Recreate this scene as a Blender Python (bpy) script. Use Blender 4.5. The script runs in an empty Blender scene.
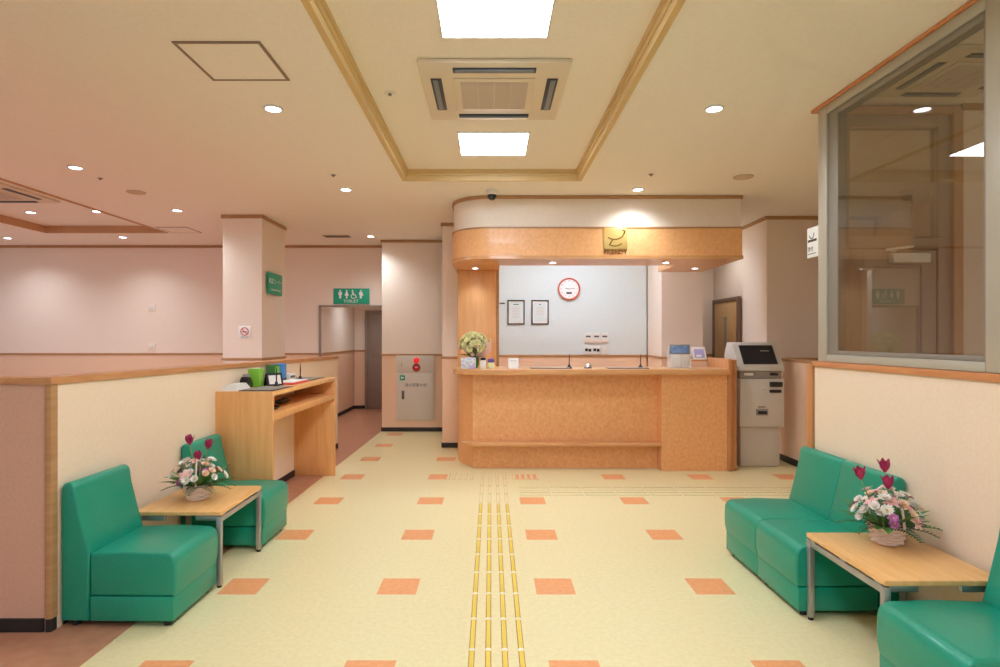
import bpy, bmesh, math, random
from mathutils import Vector, Matrix
random.seed(7)
PI = math.pi
S = bpy.context.scene
C = S.collection

# ------------------------------------------------------------------ materials
def lin(c):
    return tuple(((v/255)/12.92 if v/255 <= .04045 else ((v/255+.055)/1.055)**2.4) for v in c) + (1,)

def mat(name, rgb, rough=.5, metal=0, spec=.5, var=0, scale=8, stretch=(1,1,1), bump=0, rgb2=None, emit=0, coat=0, detail=4, contrast=(.35,.65)):
    m = bpy.data.materials.new(name); m.use_nodes = True
    nt = m.node_tree; b = nt.nodes['Principled BSDF']
    b.inputs['Base Color'].default_value = lin(rgb)
    b.inputs['Roughness'].default_value = rough
    b.inputs['Metallic'].default_value = metal
    b.inputs['Specular IOR Level'].default_value = spec
    if coat: b.inputs['Coat Weight'].default_value = coat
    if emit:
        b.inputs['Emission Color'].default_value = lin(rgb); b.inputs['Emission Strength'].default_value = emit
    if rgb2 or var or bump:
        tc = nt.nodes.new('ShaderNodeTexCoord'); mp = nt.nodes.new('ShaderNodeMapping')
        mp.inputs['Scale'].default_value = stretch
        nz = nt.nodes.new('ShaderNodeTexNoise'); nz.inputs['Scale'].default_value = scale; nz.inputs['Detail'].default_value = detail
        nt.links.new(tc.outputs['Object'], mp.inputs['Vector']); nt.links.new(mp.outputs['Vector'], nz.inputs['Vector'])
        if rgb2:
            r = nt.nodes.new('ShaderNodeValToRGB')
            r.color_ramp.elements[0].position, r.color_ramp.elements[1].position = contrast
            r.color_ramp.elements[0].color = lin(rgb); r.color_ramp.elements[1].color = lin(rgb2)
            nt.links.new(nz.outputs['Fac'], r.inputs['Fac']); nt.links.new(r.outputs['Color'], b.inputs['Base Color'])
        if bump:
            bp = nt.nodes.new('ShaderNodeBump'); bp.inputs['Strength'].default_value = bump; bp.inputs['Distance'].default_value = .004
            nt.links.new(nz.outputs['Fac'], bp.inputs['Height']); nt.links.new(bp.outputs['Normal'], b.inputs['Normal'])
    return m

M = {}
def dm(k, *a, **kw): M[k] = mat(k, *a, **kw)
dm('wall_paper', (246,231,216), .6, rgb2=(243,226,210), scale=60, bump=.08)
dm('wainscot', (243,208,178), .6, rgb2=(240,202,170), scale=60, bump=.08)
dm('partition_paper', (244,222,194), .6, rgb2=(241,217,188), scale=60, bump=.08)
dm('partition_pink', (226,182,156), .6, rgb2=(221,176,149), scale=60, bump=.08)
dm('office_paper', (224,232,230), .6, rgb2=(219,227,225), scale=60, bump=.08)
dm('soffit_paper', (244,230,214), .6, rgb2=(240,225,208), scale=60, bump=.05)
dm('ceiling_paper', (248,242,231), .8, rgb2=(246,238,226), scale=45, bump=.1)
dm('rail_wood', (190,145,98), .45, rgb2=(178,132,86), scale=6, stretch=(1,1,8))
dm('cap_wood', (205,148,98), .4, rgb2=(192,134,84), scale=5, stretch=(6,1,6))
dm('cap_orange', (212,144,92), .4, rgb2=(200,130,80), scale=5, stretch=(6,1,6))
dm('recess_trim', (216,186,130), .5, rgb2=(211,180,123), scale=3)
dm('recess_brown', (204,160,118), .5, rgb2=(198,152,110), scale=3)
dm('black_base', (38,32,31), .5)
dm('table_wood', (242,190,126), .35, rgb2=(234,178,112), scale=5, stretch=(9,1,1), coat=.15)
dm('desk_wood', (236,178,116), .4, rgb2=(226,164,102), scale=4, stretch=(7,7,.6))
dm('column_wood', (234,178,120), .4, rgb2=(224,164,106), scale=4, stretch=(8,8,.5))
dm('burl_wood', (240,180,122), .38, rgb2=(229,162,104), scale=38, stretch=(1,1,.8), detail=6, coat=.1)
dm('burl_band', (246,188,130), .38, rgb2=(238,174,114), scale=38, detail=6, coat=.1)
dm('trim_wood', (222,166,112), .35, rgb2=(210,150,96), scale=4, stretch=(1,6,6), coat=.2)
dm('post_wood', (206,146,94), .35, rgb2=(186,124,76), scale=4, stretch=(7,7,.5))
dm('green_vinyl', (14,150,121), .36, rgb2=(12,144,116), scale=90, bump=.05, coat=.15)
dm('green_seam', (8,92,72), .45)
dm('steel', (176,176,174), .35, metal=.7)
dm('alu', (186,180,164), .4, metal=.25)
dm('alu_dark', (148,141,130), .45, metal=.3)
dm('door_taupe', (176,152,130), .5)
dm('door_panel_taupe', (196,172,150), .5)
dm('vestibule_wood', (206,162,120), .45, rgb2=(196,150,108), scale=4, stretch=(6,6,1))
dm('rubber', (22,22,22), .6)
dm('white_plastic', (236,232,224), .4)
dm('ac_plastic', (228,214,192), .5)
dm('ac_grille', (216,200,186), .6)
dm('ac_slot', (60,62,72), .5)
dm('ac_vane', (122,128,134), .45)
dm('machine_grey', (206,198,186), .45)
dm('machine_dark', (150,144,136), .45)
dm('black_plastic', (24,24,27), .35)
dm('screen', (38,38,44), .15)
dm('sign_green', (22,168,134), .4)
dm('white_paint', (245,245,242), .5)
dm('grey_ink', (96,92,88), .6)
dm('red_plastic', (206,34,36), .3)
dm('red_dark', (150,32,34), .4)
dm('cabinet_grey', (216,206,192), .45)
dm('gold', (232,198,122), .3, metal=.45)
dm('gold_dark', (140,100,44), .4, metal=.6)
dm('clock_orange', (214,104,72), .4)
dm('dark_frame', (62,42,32), .4)
dm('paper', (240,238,232), .7)
dm('certificate', (226,224,212), .6)
dm('basket', (240,218,206), .6)
dm('basket_inside', (150,112,96), .7)
dm('leaf', (52,108,44), .45, rgb2=(86,142,58), scale=20)
dm('fern', (34,86,40), .5, rgb2=(52,110,48), scale=20)
dm('tulip', (150,22,72), .45, rgb2=(182,40,96), scale=30)
dm('stem', (120,156,84), .5)
dm('petal_white', (240,234,224), .5)
dm('petal_pink', (234,172,176), .5, rgb2=(240,198,190), scale=30)
dm('petal_peach', (244,206,172), .5, rgb2=(246,220,196), scale=30)
dm('petal_violet', (168,88,150), .5, rgb2=(196,120,172), scale=30)
dm('flower_eye', (232,188,64), .5)
dm('petal_lime', (236,232,166), .5, rgb2=(244,240,196), scale=25)
dm('wrap_pink', (246,208,194), .5)
dm('tactile_yellow', (238,208,88), .4)
dm('tactile_edge', (168,116,48), .5)
dm('tactile_cream', (240,224,178), .45)
dm('tactile_white', (244,236,214), .45)
dm('tactile_line', (206,186,132), .5)
dm('door_grey', (150,134,122), .5)
dm('door_beige', (206,168,118), .5, rgb2=(196,158,108), scale=4, stretch=(8,8,.6))
dm('door_frame_brown', (120,94,76), .5)
dm('box_green', (132,200,62), .45)
dm('box_green_dark', (62,120,60), .45)
dm('box_blue', (70,140,205), .45)
dm('navy', (26,30,52), .4)
dm('purple', (92,72,150), .45)
dm('red_print', (220,88,80), .5)
dm('tissue_print', (214,226,206), .5, rgb2=(196,184,224), scale=30, contrast=(.45,.55))
dm('blue_print', (96,132,190), .4, rgb2=(150,176,214), scale=18)
dm('lilac', (176,168,216), .5)
dm('hatch_line', (140,116,92), .5)
dm('speaker_grey', (212,190,162), .7)
dm('slit_grey', (150,140,124), .3)
dm('chrome', (220,220,220), .15, metal=1)
dm('glow', (226,238,255), .5, emit=30)
dm('lamp_disc', (226,238,255), .5, emit=14)

def fresnel_glass(name, tint, ior):
    m = bpy.data.materials.new(name); m.use_nodes = True; nt = m.node_tree; nt.nodes.clear()
    o = nt.nodes.new('ShaderNodeOutputMaterial'); mx = nt.nodes.new('ShaderNodeMixShader')
    f = nt.nodes.new('ShaderNodeFresnel'); 
    ge = nt.nodes.new('ShaderNodeNewGeometry'); ma = nt.nodes.new('ShaderNodeMath'); ma.operation = 'MULTIPLY_ADD'   # same reflectance from either side of the thin pane
    ma.inputs[1].default_value = 1/ior - ior; ma.inputs[2].default_value = ior
    nt.links.new(ge.outputs['Backfacing'], ma.inputs[0]); nt.links.new(ma.outputs[0], f.inputs['IOR'])
    t = nt.nodes.new('ShaderNodeBsdfTransparent'); t.inputs['Color'].default_value = lin(tint)
    g = nt.nodes.new('ShaderNodeBsdfGlossy'); g.inputs['Roughness'].default_value = .0
    nt.links.new(f.outputs['Fac'], mx.inputs['Fac']); nt.links.new(t.outputs[0], mx.inputs[1]); nt.links.new(g.outputs[0], mx.inputs[2])
    nt.links.new(mx.outputs[0], o.inputs['Surface'])
    return m
M['glass'] = fresnel_glass('glass', (232,229,222), 1.75)
def frosted(name, rgb, f_):
    m = bpy.data.materials.new(name); m.use_nodes = True; nt = m.node_tree; nt.nodes.clear()
    o = nt.nodes.new('ShaderNodeOutputMaterial'); mx = nt.nodes.new('ShaderNodeMixShader'); mx.inputs[0].default_value = f_
    t = nt.nodes.new('ShaderNodeBsdfTransparent'); d = nt.nodes.new('ShaderNodeBsdfDiffuse'); d.inputs['Color'].default_value = lin(rgb)
    nt.links.new(t.outputs[0], mx.inputs[1]); nt.links.new(d.outputs[0], mx.inputs[2]); nt.links.new(mx.outputs[0], o.inputs['Surface']); return m
M['acrylic'] = frosted('acrylic', (238,236,232), .22)

def floor_material():
    m = bpy.data.materials.new('floor_vinyl'); m.use_nodes = True; nt = m.node_tree
    N = nt.nodes.new; L = nt.links.new; b = nt.nodes['Principled BSDF']
    b.inputs['Roughness'].default_value = .3; b.inputs['Specular IOR Level'].default_value = .35
    tc = N('ShaderNodeTexCoord'); sp = N('ShaderNodeSeparateXYZ'); L(tc.outputs['Object'], sp.inputs[0])
    def math_(op, a, bb=None):
        n = N('ShaderNodeMath'); n.operation = op
        for i, v in enumerate((a, bb)):
            if v is None: continue
            if isinstance(v, (int, float)): n.inputs[i].default_value = v
            else: L(v, n.inputs[i])
        return n.outputs[0]
    def cell(o, off):
        w = math_('FLOORED_MODULO', math_('SUBTRACT', o, off), .9)
        return math_('LESS_THAN', w, .222)
    tile = math_('MULTIPLY', cell(sp.outputs['X'], .256), cell(sp.outputs['Y'], 3.318))
    pink = math_('LESS_THAN', math_('SUBTRACT', sp.outputs['X'], math_('MULTIPLY', sp.outputs['Y'], .0165)), -1.845)
    pink = math_('MAXIMUM', pink, math_('GREATER_THAN', sp.outputs['Y'], 9.12))
    def mott(c1, c2, scale):
        nz = N('ShaderNodeTexNoise'); nz.inputs['Scale'].default_value = scale; nz.inputs['Detail'].default_value = 6
        L(tc.outputs['Object'], nz.inputs['Vector'])
        r = N('ShaderNodeValToRGB'); r.color_ramp.elements[0].position = .35; r.color_ramp.elements[1].position = .65
        r.color_ramp.elements[0].color = lin(c1); r.color_ramp.elements[1].color = lin(c2); L(nz.outputs['Fac'], r.inputs['Fac'])
        return r.outputs['Color']
    def mixc(f, a, bb):
        n = N('ShaderNodeMix'); n.data_type = 'RGBA'; L(f, n.inputs['Factor']); L(a, n.inputs['A']); L(bb, n.inputs['B']); return n.outputs['Result']
    cream = mott((238,226,178), (232,218,166), 40)
    orange = mott((242,172,118), (234,160,106), 40)
    rose = mott((196,142,112), (186,131,102), 14)
    col = mixc(tile, cream, orange); col = mixc(pink, col, rose)
    # fine tile joints every 0.45 m
    L(col, b.inputs['Base Color'])
    return m
M['floor_vinyl'] = floor_material()

# ------------------------------------------------------------------ mesh builder
class MB:
    def __init__(s): s.v = []; s.f = []; s.m = []
    def add(s, vs, fs, mi=0):
        n = len(s.v); s.v += [tuple(p) for p in vs]
        for f in fs: s.f.append([i+n for i in f]); s.m.append(mi)
        return s
    def bm(s, b, mi=0, mtx=None):
        b.verts.index_update()
        vs = [(mtx @ v.co) if mtx else v.co.copy() for v in b.verts]
        s.add(vs, [[v.index for v in f.verts] for f in b.faces], mi); b.free(); return s
    def box(s, x0, x1, y0, y1, z0, z1, mi=0, bev=0, seg=2, mtx=None):
        b = bmesh.new(); bmesh.ops.create_cube(b, size=1)
        for v in b.verts: v.co = Vector(((x0+x1)/2+v.co.x*(x1-x0), (y0+y1)/2+v.co.y*(y1-y0), (z0+z1)/2+v.co.z*(z1-z0)))
        if bev: bmesh.ops.bevel(b, geom=list(b.edges), offset=bev, segments=seg, profile=.5, affect='EDGES')
        return s.bm(b, mi, mtx)
    def prism(s, pts, a, b_, axis='z', mi=0, bev=0, seg=2, all_edges=False):
        """polygon pts extruded along axis from a to b_"""
        def P(p, h):
            return Vector((p[0], p[1], h)) if axis == 'z' else (Vector((p[0], h, p[1])) if axis == 'y' else Vector((h, p[0], p[1])))
        b = bmesh.new(); n = len(pts)
        lo = [b.verts.new(P(p, a)) for p in pts]; hi = [b.verts.new(P(p, b_)) for p in pts]
        f0 = b.faces.new(lo[::-1]); f1 = b.faces.new(hi)
        for i in range(n): b.faces.new((lo[i], lo[(i+1) % n], hi[(i+1) % n], hi[i]))
        bmesh.ops.recalc_face_normals(b, faces=list(b.faces))
        if bev:
            ed = set(f0.edges) | set(f1.edges)
            bmesh.ops.bevel(b, geom=list(ed), offset=bev, segments=seg, profile=.5, affect='EDGES')
        return s.bm(b, mi)
    def cyl(s, c, r, z0, z1, mi=0, n=24, r2=None):
        r2 = r if r2 is None else r2
        vs = []; fs = []
        for i in range(n):
            a = 2*PI*i/n; vs.append((c[0]+r*math.cos(a), c[1]+r*math.sin(a), z0)); vs.append((c[0]+r2*math.cos(a), c[1]+r2*math.sin(a), z1))
        for i in range(n):
            j = (i+1) % n; fs.append((2*i, 2*j, 2*j+1, 2*i+1))
        fs.append([2*i for i in range(n)][::-1]); fs.append([2*i+1 for i in range(n)])
        return s.add(vs, fs, mi)
    def lathe(s, prof, c=(0,0,0), n=32, mi=0, close=False, wob=None):
        vs = []; fs = []; k = len(prof)
        for i in range(n):
            a = 2*PI*i/n
            for j, (r, z) in enumerate(prof):
                rr = r + (wob(a, j) if wob else 0)
                vs.append((c[0]+rr*math.cos(a), c[1]+rr*math.sin(a), c[2]+z))
        for i in range(n):
            q = (i+1) % n
            for j in range(k-1): fs.append((i*k+j, q*k+j, q*k+j+1, i*k+j+1))
        if close: fs.append([i*k for i in range(n)][::-1]); fs.append([i*k+k-1 for i in range(n)])
        return s.add(vs, fs, mi)
    def tube(s, pts, r, n=8, mi=0):
        pts = [Vector(p) for p in pts]; vs = []; fs = []; k = len(pts)
        for i, p in enumerate(pts):
            d = (pts[min(i+1, k-1)] - pts[max(i-1, 0)]).normalized()
            u = d.orthogonal().normalized() if i == 0 else (u - d*u.dot(d)).normalized()
            w = d.cross(u); rr = r[i] if isinstance(r, (list, tuple)) else r
            for q in range(n):
                a = 2*PI*q/n; vs.append(p + (u*math.cos(a) + w*math.sin(a))*rr)
        for i in range(k-1):
            for q in range(n):
                t = (q+1) % n; fs.append((i*n+q, i*n+t, (i+1)*n+t, (i+1)*n+q))
        fs.append(list(range(n))[::-1]); fs.append([(k-1)*n+q for q in range(n)])
        return s.add(vs, fs, mi)
    def ball(s, c, r, mi=0, seg=12, sq=1):
        b = bmesh.new(); bmesh.ops.create_uvsphere(b, u_segments=seg, v_segments=max(6, seg*2//3), radius=r)
        for v in b.verts: v.co = Vector((v.co.x+c[0], v.co.y+c[1], v.co.z*sq+c[2]))
        return s.bm(b, mi)
    def petal(s, o, d, up, L, W, curl=0, mi=0, n=5, peak=.55, fold=.12):
        o = Vector(o); d = Vector(d).normalized(); up = Vector(up); up = (up - d*up.dot(d)).normalized(); sd = d.cross(up)
        vs = []; fs = []
        for i in range(n+1):
            t = i/n; w = W*.5*(math.sin(PI*min(1, max(.04, t**(math.log(.5)/math.log(peak))))) if t < 1 else .02)
            w = max(w, W*.06)
            p = o + d*L*(t - .25*abs(curl)*t*t) + up*L*curl*t*t
            vs += [p - sd*w + up*w*fold*2, p, p + sd*w + up*w*fold*2]
        for i in range(n):
            a = i*3; fs += [(a, a+1, a+4, a+3), (a+1, a+2, a+5, a+4)]
        return s.add(vs, fs, mi)
    def shape(s, pts, y=0, mi=0):
        """flat outline on the XZ plane (facing -Y) with a hair of thickness"""
        return s.prism(pts, y-.0012, y, 'y', mi)
    def disc(s, cx, cz, r, y=0, mi=0, n=24): return s.shape([(cx+r*math.cos(2*PI*i/n), cz+r*math.sin(2*PI*i/n)) for i in range(n)], y, mi)
    def arc(s, cx, cz, r, w, a0, a1, y=0, mi=0, n=20):
        o = [(cx+(r+w/2)*math.cos(a0+(a1-a0)*i/n), cz+(r+w/2)*math.sin(a0+(a1-a0)*i/n)) for i in range(n+1)]
        q = [(cx+(r-w/2)*math.cos(a0+(a1-a0)*i/n), cz+(r-w/2)*math.sin(a0+(a1-a0)*i/n)) for i in range(n+1)]
        for i in range(n): s.shape([o[i], o[i+1], q[i+1], q[i]], y, mi)
        return s
    def bar(s, p, q, w, y=0, mi=0):
        dx, dz = q[0]-p[0], q[1]-p[1]; l = math.hypot(dx, dz); nx, nz = -dz/l*w/2, dx/l*w/2
        return s.shape([(p[0]+nx, p[1]+nz), (q[0]+nx, q[1]+nz), (q[0]-nx, q[1]-nz), (p[0]-nx, p[1]-nz)], y, mi)
    def build(s, name, mats, parent=None, smooth=True, angle=40, mods=None):
        me = bpy.data.meshes.new(name); me.from_pydata(s.v, [], s.f)
        ml = mats if isinstance(mats, (list, tuple)) else [mats]
        for k in ml: me.materials.append(M[k])
        for p, mi in zip(me.polygons, s.m): p.material_index = mi
        b = bmesh.new(); b.from_mesh(me); bmesh.ops.recalc_face_normals(b, faces=list(b.faces))
        for f in b.faces: f.smooth = smooth
        lim = math.radians(angle)
        for e in b.edges:
            if len(e.link_faces) == 2 and e.calc_face_angle(0) > lim: e.smooth = False
        b.to_mesh(me); b.free()
        o = bpy.data.objects.new(name, me); C.objects.link(o)
        if parent: o.parent = parent
        return o

def tag(o, label, cat, group=None, kind=None):
    o['label'] = label; o['category'] = cat
    if group: o['group'] = group
    if kind: o['kind'] = kind
    return o
def thing(name, label, cat, loc=(0,0,0), rz=0, group=None, rot=None):
    o = bpy.data.objects.new(name, None); C.objects.link(o); o.empty_display_size = .1
    o.location = loc; o.rotation_euler = rot or (0, 0, rz)
    return tag(o, label, cat, group)
def struct(name, mb, mats, parent=None):
    o = mb.build(name, mats, parent)
    if not parent: o['kind'] = 'structure'
    return o
def copy_tree(o, parent=None):
    c = o.copy(); C.objects.link(c)
    if parent: c.parent = parent
    for ch in list(o.children): copy_tree(ch, c)
    return c
def dup(o, loc, rz=None, label=None, group=None):
    c = copy_tree(o); c.location = loc
    if rz is not None: c.rotation_euler = (0, 0, rz)
    if label: c['label'] = label
    if group: c['group'] = group
    return c
def text(name, body, size, m, parent, loc, ext=.0006, align='CENTER', rz=0, wide=1):
    """raised lettering on the XZ plane, facing -Y"""
    cu = bpy.data.curves.new(name, 'FONT'); cu.body = body; cu.size = size; cu.extrude = ext
    cu.align_x = align; cu.align_y = 'CENTER'; cu.resolution_u = 3
    t = bpy.data.objects.new(name+'_source', cu); C.objects.link(t)
    dg = bpy.context.evaluated_depsgraph_get(); dg.update()
    me = bpy.data.meshes.new_from_object(t.evaluated_get(dg))
    bpy.data.objects.remove(t)
    for v in me.vertices: v.co = Vector((v.co.x*wide, -v.co.z, v.co.y))
    me.materials.clear(); me.materials.append(M[m]); me.name = name
    o = bpy.data.objects.new(name, me); C.objects.link(o); o.parent = parent; o.location = loc; o.rotation_euler = (0, 0, rz)
    return o

CEIL = 2.95; RAIL = 1.178; REC = 3.04

# ------------------------------------------------------------------ shell
struct('floor', MB().box(-9.2, 4.8, -3.2, 13.2, -.1, 0), 'floor_vinyl')

def ceiling():
    m = MB()
    holes = [(-.82, .84, -2.0, 5.63), (-6.37, -4.64, 3.4, 8.45)]
    xs = sorted({-9.2, 4.8, *[h[0] for h in holes], *[h[1] for h in holes]}); ys = sorted({-3.2, 13.2, *[h[2] for h in holes], *[h[3] for h in holes]})
    for i in range(len(xs)-1):
        for j in range(len(ys)-1):
            cx, cy = (xs[i]+xs[i+1])/2, (ys[j]+ys[j+1])/2
            if any(h[0] < cx < h[1] and h[2] < cy < h[3] for h in holes): continue
            m.add([(xs[i], ys[j], CEIL), (xs[i+1], ys[j], CEIL), (xs[i+1], ys[j+1], CEIL), (xs[i], ys[j+1], CEIL)], [(0, 3, 2, 1)])
    for x0, x1, y0, y1 in holes:
        p = [(x0, y0), (x1, y0), (x1, y1), (x0, y1)]
        for k in range(4):
            a, b = p[k], p[(k+1) % 4]
            m.add([(*a, CEIL), (*b, CEIL), (*b, REC), (*a, REC)], [(0, 1, 2, 3)])
        m.add([(*q, REC) for q in p], [(0, 3, 2, 1)])
    m.box(-9.2, 4.8, -3.2, 13.2, 3.2, 3.3)
    return struct('ceiling', m, 'ceiling_paper')
ceiling()

# moulding round the recess: stepped profile
def recess_trim():
    m = MB(); x0, x1, y0, y1 = -.82, .84, -2.0, 5.63
    # three stepped strips inside the recess edge and on the ceiling lip
    for e0, e1, z0, z1 in ((-.026, .0, CEIL-.010, CEIL), (.0, .012, CEIL-.014, CEIL+.03), (.012, .022, CEIL+.03, CEIL+.06), (.022, .034, CEIL+.06, REC)):
        m.box(x0+e0, x0+e1, y0, y1-e0 if e0 < 0 else y1, z0, z1)
        m.box(x1-e1, x1-e0, y0, y1-e0 if e0 < 0 else y1, z0, z1)
        m.box(x0+e1, x1-e1, y1-e1, y1-e0, z0, z1)
    return struct('trim_1', m, 'recess_trim')
recess_trim()
def left_recess_trim():
    m = MB(); x0, x1, y0, y1 = -6.37, -4.64, 3.4, 8.45
    for e0, e1, z0, z1 in ((-.018, .0, CEIL-.008, CEIL), (.0, .016, CEIL-.012, REC)):
        m.box(x0+e0, x0+e1, y0, y1-e0, z0, z1); m.box(x1-e1, x1-e0, y0, y1-e0, z0, z1); m.box(x0+e1, x1-e1, y1-e1, y1-e0, z0, z1)
    return struct('trim_6', m, 'recess_brown')
left_recess_trim()

def wall(name, x0, x1, y0, y1, z0=0, z1=CEIL, up='wall_paper', low='wainscot', rail=True, crown=True, base=True, sides='xX yY', split=RAIL):
    """wall block with wainscot, chair rail, crown moulding and baseboard proud of it on all sides"""
    m = MB()
    if z0 < split < z1 and low:
        m.box(x0, x1, y0, y1, z0, split, 1); m.box(x0, x1, y0, y1, split, z1, 0)
    else: m.box(x0, x1, y0, y1, z0, z1, 0)
    w = struct(name, m, [up, low or up])
    def ring(e, a, b, nm, mt):
        r = MB(); r.box(x0-e, x1+e, y0-e, y1+e, a, b, 0, .004, 1); r.build(nm, mt, w)
    if rail and z0 < split < z1: ring(.014, split-.012, split+.018, 'chair_rail', 'rail_wood')
    if crown and z1 >= CEIL-.01: ring(.018, CEIL-.042, CEIL-.002, 'crown_moulding', 'rail_wood')
    if base and z0 == 0: ring(.010, .002, .065, 'baseboard', 'black_base')
    return w

# back-left wall with the opening to the toilets
wall('wall_back_left', -9.2, -2.76, 9.63, 9.75)
wall('wall_back_lintel', -2.76, -1.70, 9.63, 9.75, 1.945, CEIL, rail=False, base=False)
wall('wall_corridor_left', -2.92, -2.80, 9.76, 12.1, crown=False)
wall('wall_corridor_back', -2.79, -1.69, 12.05, 12.2, crown=False)
struct('ceiling_corridor', MB().box(-2.79, -1.69, 9.77, 12.04, 2.5, 2.54), 'ceiling_paper')
wall('wall_fire_cabinet', -1.68, -.66, 9.1, 12.1)
wall('wall_reception_left', -.64, .09, 7.76, 8.72)
wall('wall_office_back', .10, 2.27, 8.62, 8.74, up='office_paper', crown=False)
wall('wall_office_right', 2.28, 2.83, 7.9, 8.6, crown=False)
wall('wall_corridor_end', 2.28, 3.41, 9.05, 9.2, crown=False)
wall('wall_right_back', 3.42, 4.75, 7.33, 9.2)
# opening jamb on the toilet passage
struct('trim_2', MB().box(-2.80, -2.762, 9.60, 9.76, 0, 1.97, 0, .004).box(-2.80, -1.69, 9.60, 9.628, 1.945, 1.972, 0, .004), 'door_grey')

# column on the left
wall('column_left', -3.29, -2.81, 7.25, 8.06, low='wall_paper')

# outer shell, beyond the frame
def glazed(name, wname, axis, c, a0, a1, z0, z1, full0, full1, n):
    w = MB(); f = MB()
    def bx(m, u0, u1, zz0, zz1, d=.1):
        if axis == 'y': m.box(u0, u1, c-d, c, zz0, zz1)
        else: m.box(c-d, c, u0, u1, zz0, zz1)
    bx(w, full0, a0, 0, CEIL); bx(w, a1, full1, 0, CEIL); bx(w, a0, a1, z1, CEIL)
    if z0 > 0: bx(w, a0, a1, 0, z0)
    struct(wname, w, 'wall_paper')
    for k in range(n+1):
        u = a0 + (a1-a0)*k/n; bx(f, max(a0, u-.03), min(a1, u+.03), z0, z1, .08)
    bx(f, a0, a1, z0, z0+.05, .08); bx(f, a0, a1, z1-.05, z1, .08); bx(f, a0, a1, 2.05, 2.1, .08)
    struct(name, f, 'alu')
glazed('fill_window_2', 'wall_behind', 'y', -3.2, -8.6, 4.4, .0, 2.8, -9.2, 4.8, 9)  # invented opening behind the camera, added for daylight fill from the front
glazed('fill_window_3', 'wall_left_side', 'x', -9.2, -2.6, 9.0, .8, 2.7, -3.2, 13.2, 7)  # unseen opening added so daylight fills the left waiting area
struct('wall_right_side', MB().box(4.8, 4.9, -3.2, 13.2, 0, CEIL), 'wall_paper')
struct('wall_far', MB().box(-9.2, 4.8, 13.2, 13.3, 0, CEIL), 'wall_paper')

# low wall on the left (runs back along the lobby, slightly splayed)
def left_low_wall():
    A = Vector((-2.152, 2.928)); B = Vector((-2.010, 7.74)); T = .13
    zA, zB = 1.213, 1.168
    def seg(off0, off1, z0A, z1A, z0B, z1B, a=A, b=B, m=None, mi=0):
        m = m or MB()
        vs = [(a.x+off0, a.y, z0A), (a.x+off1, a.y, z0A), (b.x+off1, b.y, z0B), (b.x+off0, b.y, z0B),
              (a.x+off0, a.y, z1A), (a.x+off1, a.y, z1A), (b.x+off1, b.y, z1B), (b.x+off0, b.y, z1B)]
        return m.add(vs, [(0,1,5,4), (1,2,6,5), (2,3,7,6), (3,0,4,7), (4,5,6,7), (0,3,2,1)], mi)
    w = struct('wall_left_low', seg(-T, 0, 0, zA, 0, zB), 'partition_paper')
    seg(-T-.012, .012, zA, zA+.034, zB, zB+.034).build('cap_trim', 'cap_wood', w)
    seg(.0, .009, .002, .065, .002, .065, Vector((A.x, A.y+.04)), B).build('baseboard', 'black_base', w)
    # front return that faces the camera
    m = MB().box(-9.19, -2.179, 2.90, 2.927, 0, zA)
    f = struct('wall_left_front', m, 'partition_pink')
    MB().box(-9.19, -2.295, 2.886, 3.04, zA, zA+.034, 0, .004).build('cap_trim', 'cap_wood', f)
    MB().box(-9.19, -2.19, 2.888, 2.90, .002, .065).build('baseboard', 'black_base', f)
    # rounded corner post
    p = [(-2.178, 2.885), (-2.160, 2.885), (-2.151, 2.889), (-2.147, 2.898), (-2.146, 2.927), (-2.178, 2.927)]
    t = struct('trim_3', MB().prism(p, .066, 1.212, 'z'), 'rail_wood')
    MB().prism([(-2.294, 2.882), (-2.165, 2.882), (-2.148, 2.888), (-2.141, 2.902), (-2.139, 2.9275), (-2.294, 2.9275)], 1.213, 1.247, 'z').build('cap_corner', 'cap_wood', t)
    MB().prism([(x*1+.0, y) for x, y in [(-2.178, 2.888), (-2.160, 2.888), (-2.154, 2.892), (-2.150, 2.90), (-2.149, 2.926), (-2.178, 2.926)]], .002, .066, 'z').build('baseboard', 'black_base', t)
left_low_wall()

# low wall on the right with the glazed screen on it
XR = 2.147
RZ = .008; PV = Vector((XR, 3.9, 0))
def swing(o):
    Mx = Matrix.Translation(PV) @ Matrix.Rotation(RZ, 4, 'Z') @ Matrix.Translation(-PV)
    o.matrix_world = Mx @ o.matrix_world; return o
w = struct('wall_right_low', MB().box(XR, XR+.13, -1.0, 3.92, 0, 1.252), 'partition_paper')
MB().box(XR-.014, XR+.144, -1.0, 3.935, 1.252, 1.288, 0, .004).build('cap_trim', 'cap_orange', w)
MB().box(XR-.008, XR, -1.0, 3.92, .002, .065).build('baseboard', 'black_base', w)
swing(w)
swing(struct('trim_4', MB().prism([(XR-.016, 3.925), (XR+.13, 3.925), (XR+.13, 4.03), (XR+.01, 4.03), (XR-.006, 4.015), (XR-.014, 3.99)], 0, 1.27, 'z'), 'post_wood'))
# lower wall that runs back from the screen to the rear right wall
w = struct('wall_right_rear_low', MB().box(3.42, 3.54, 4.05, 7.31, 0, 1.17), 'wainscot')
MB().box(3.405, 3.555, 4.05, 7.31, 1.17, 1.2, 0, .004).build('cap_trim', 'rail_wood', w)
MB().box(3.41, 3.42, 4.05, 7.31, .002, .075).build('baseboard', 'black_base', w)

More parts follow.
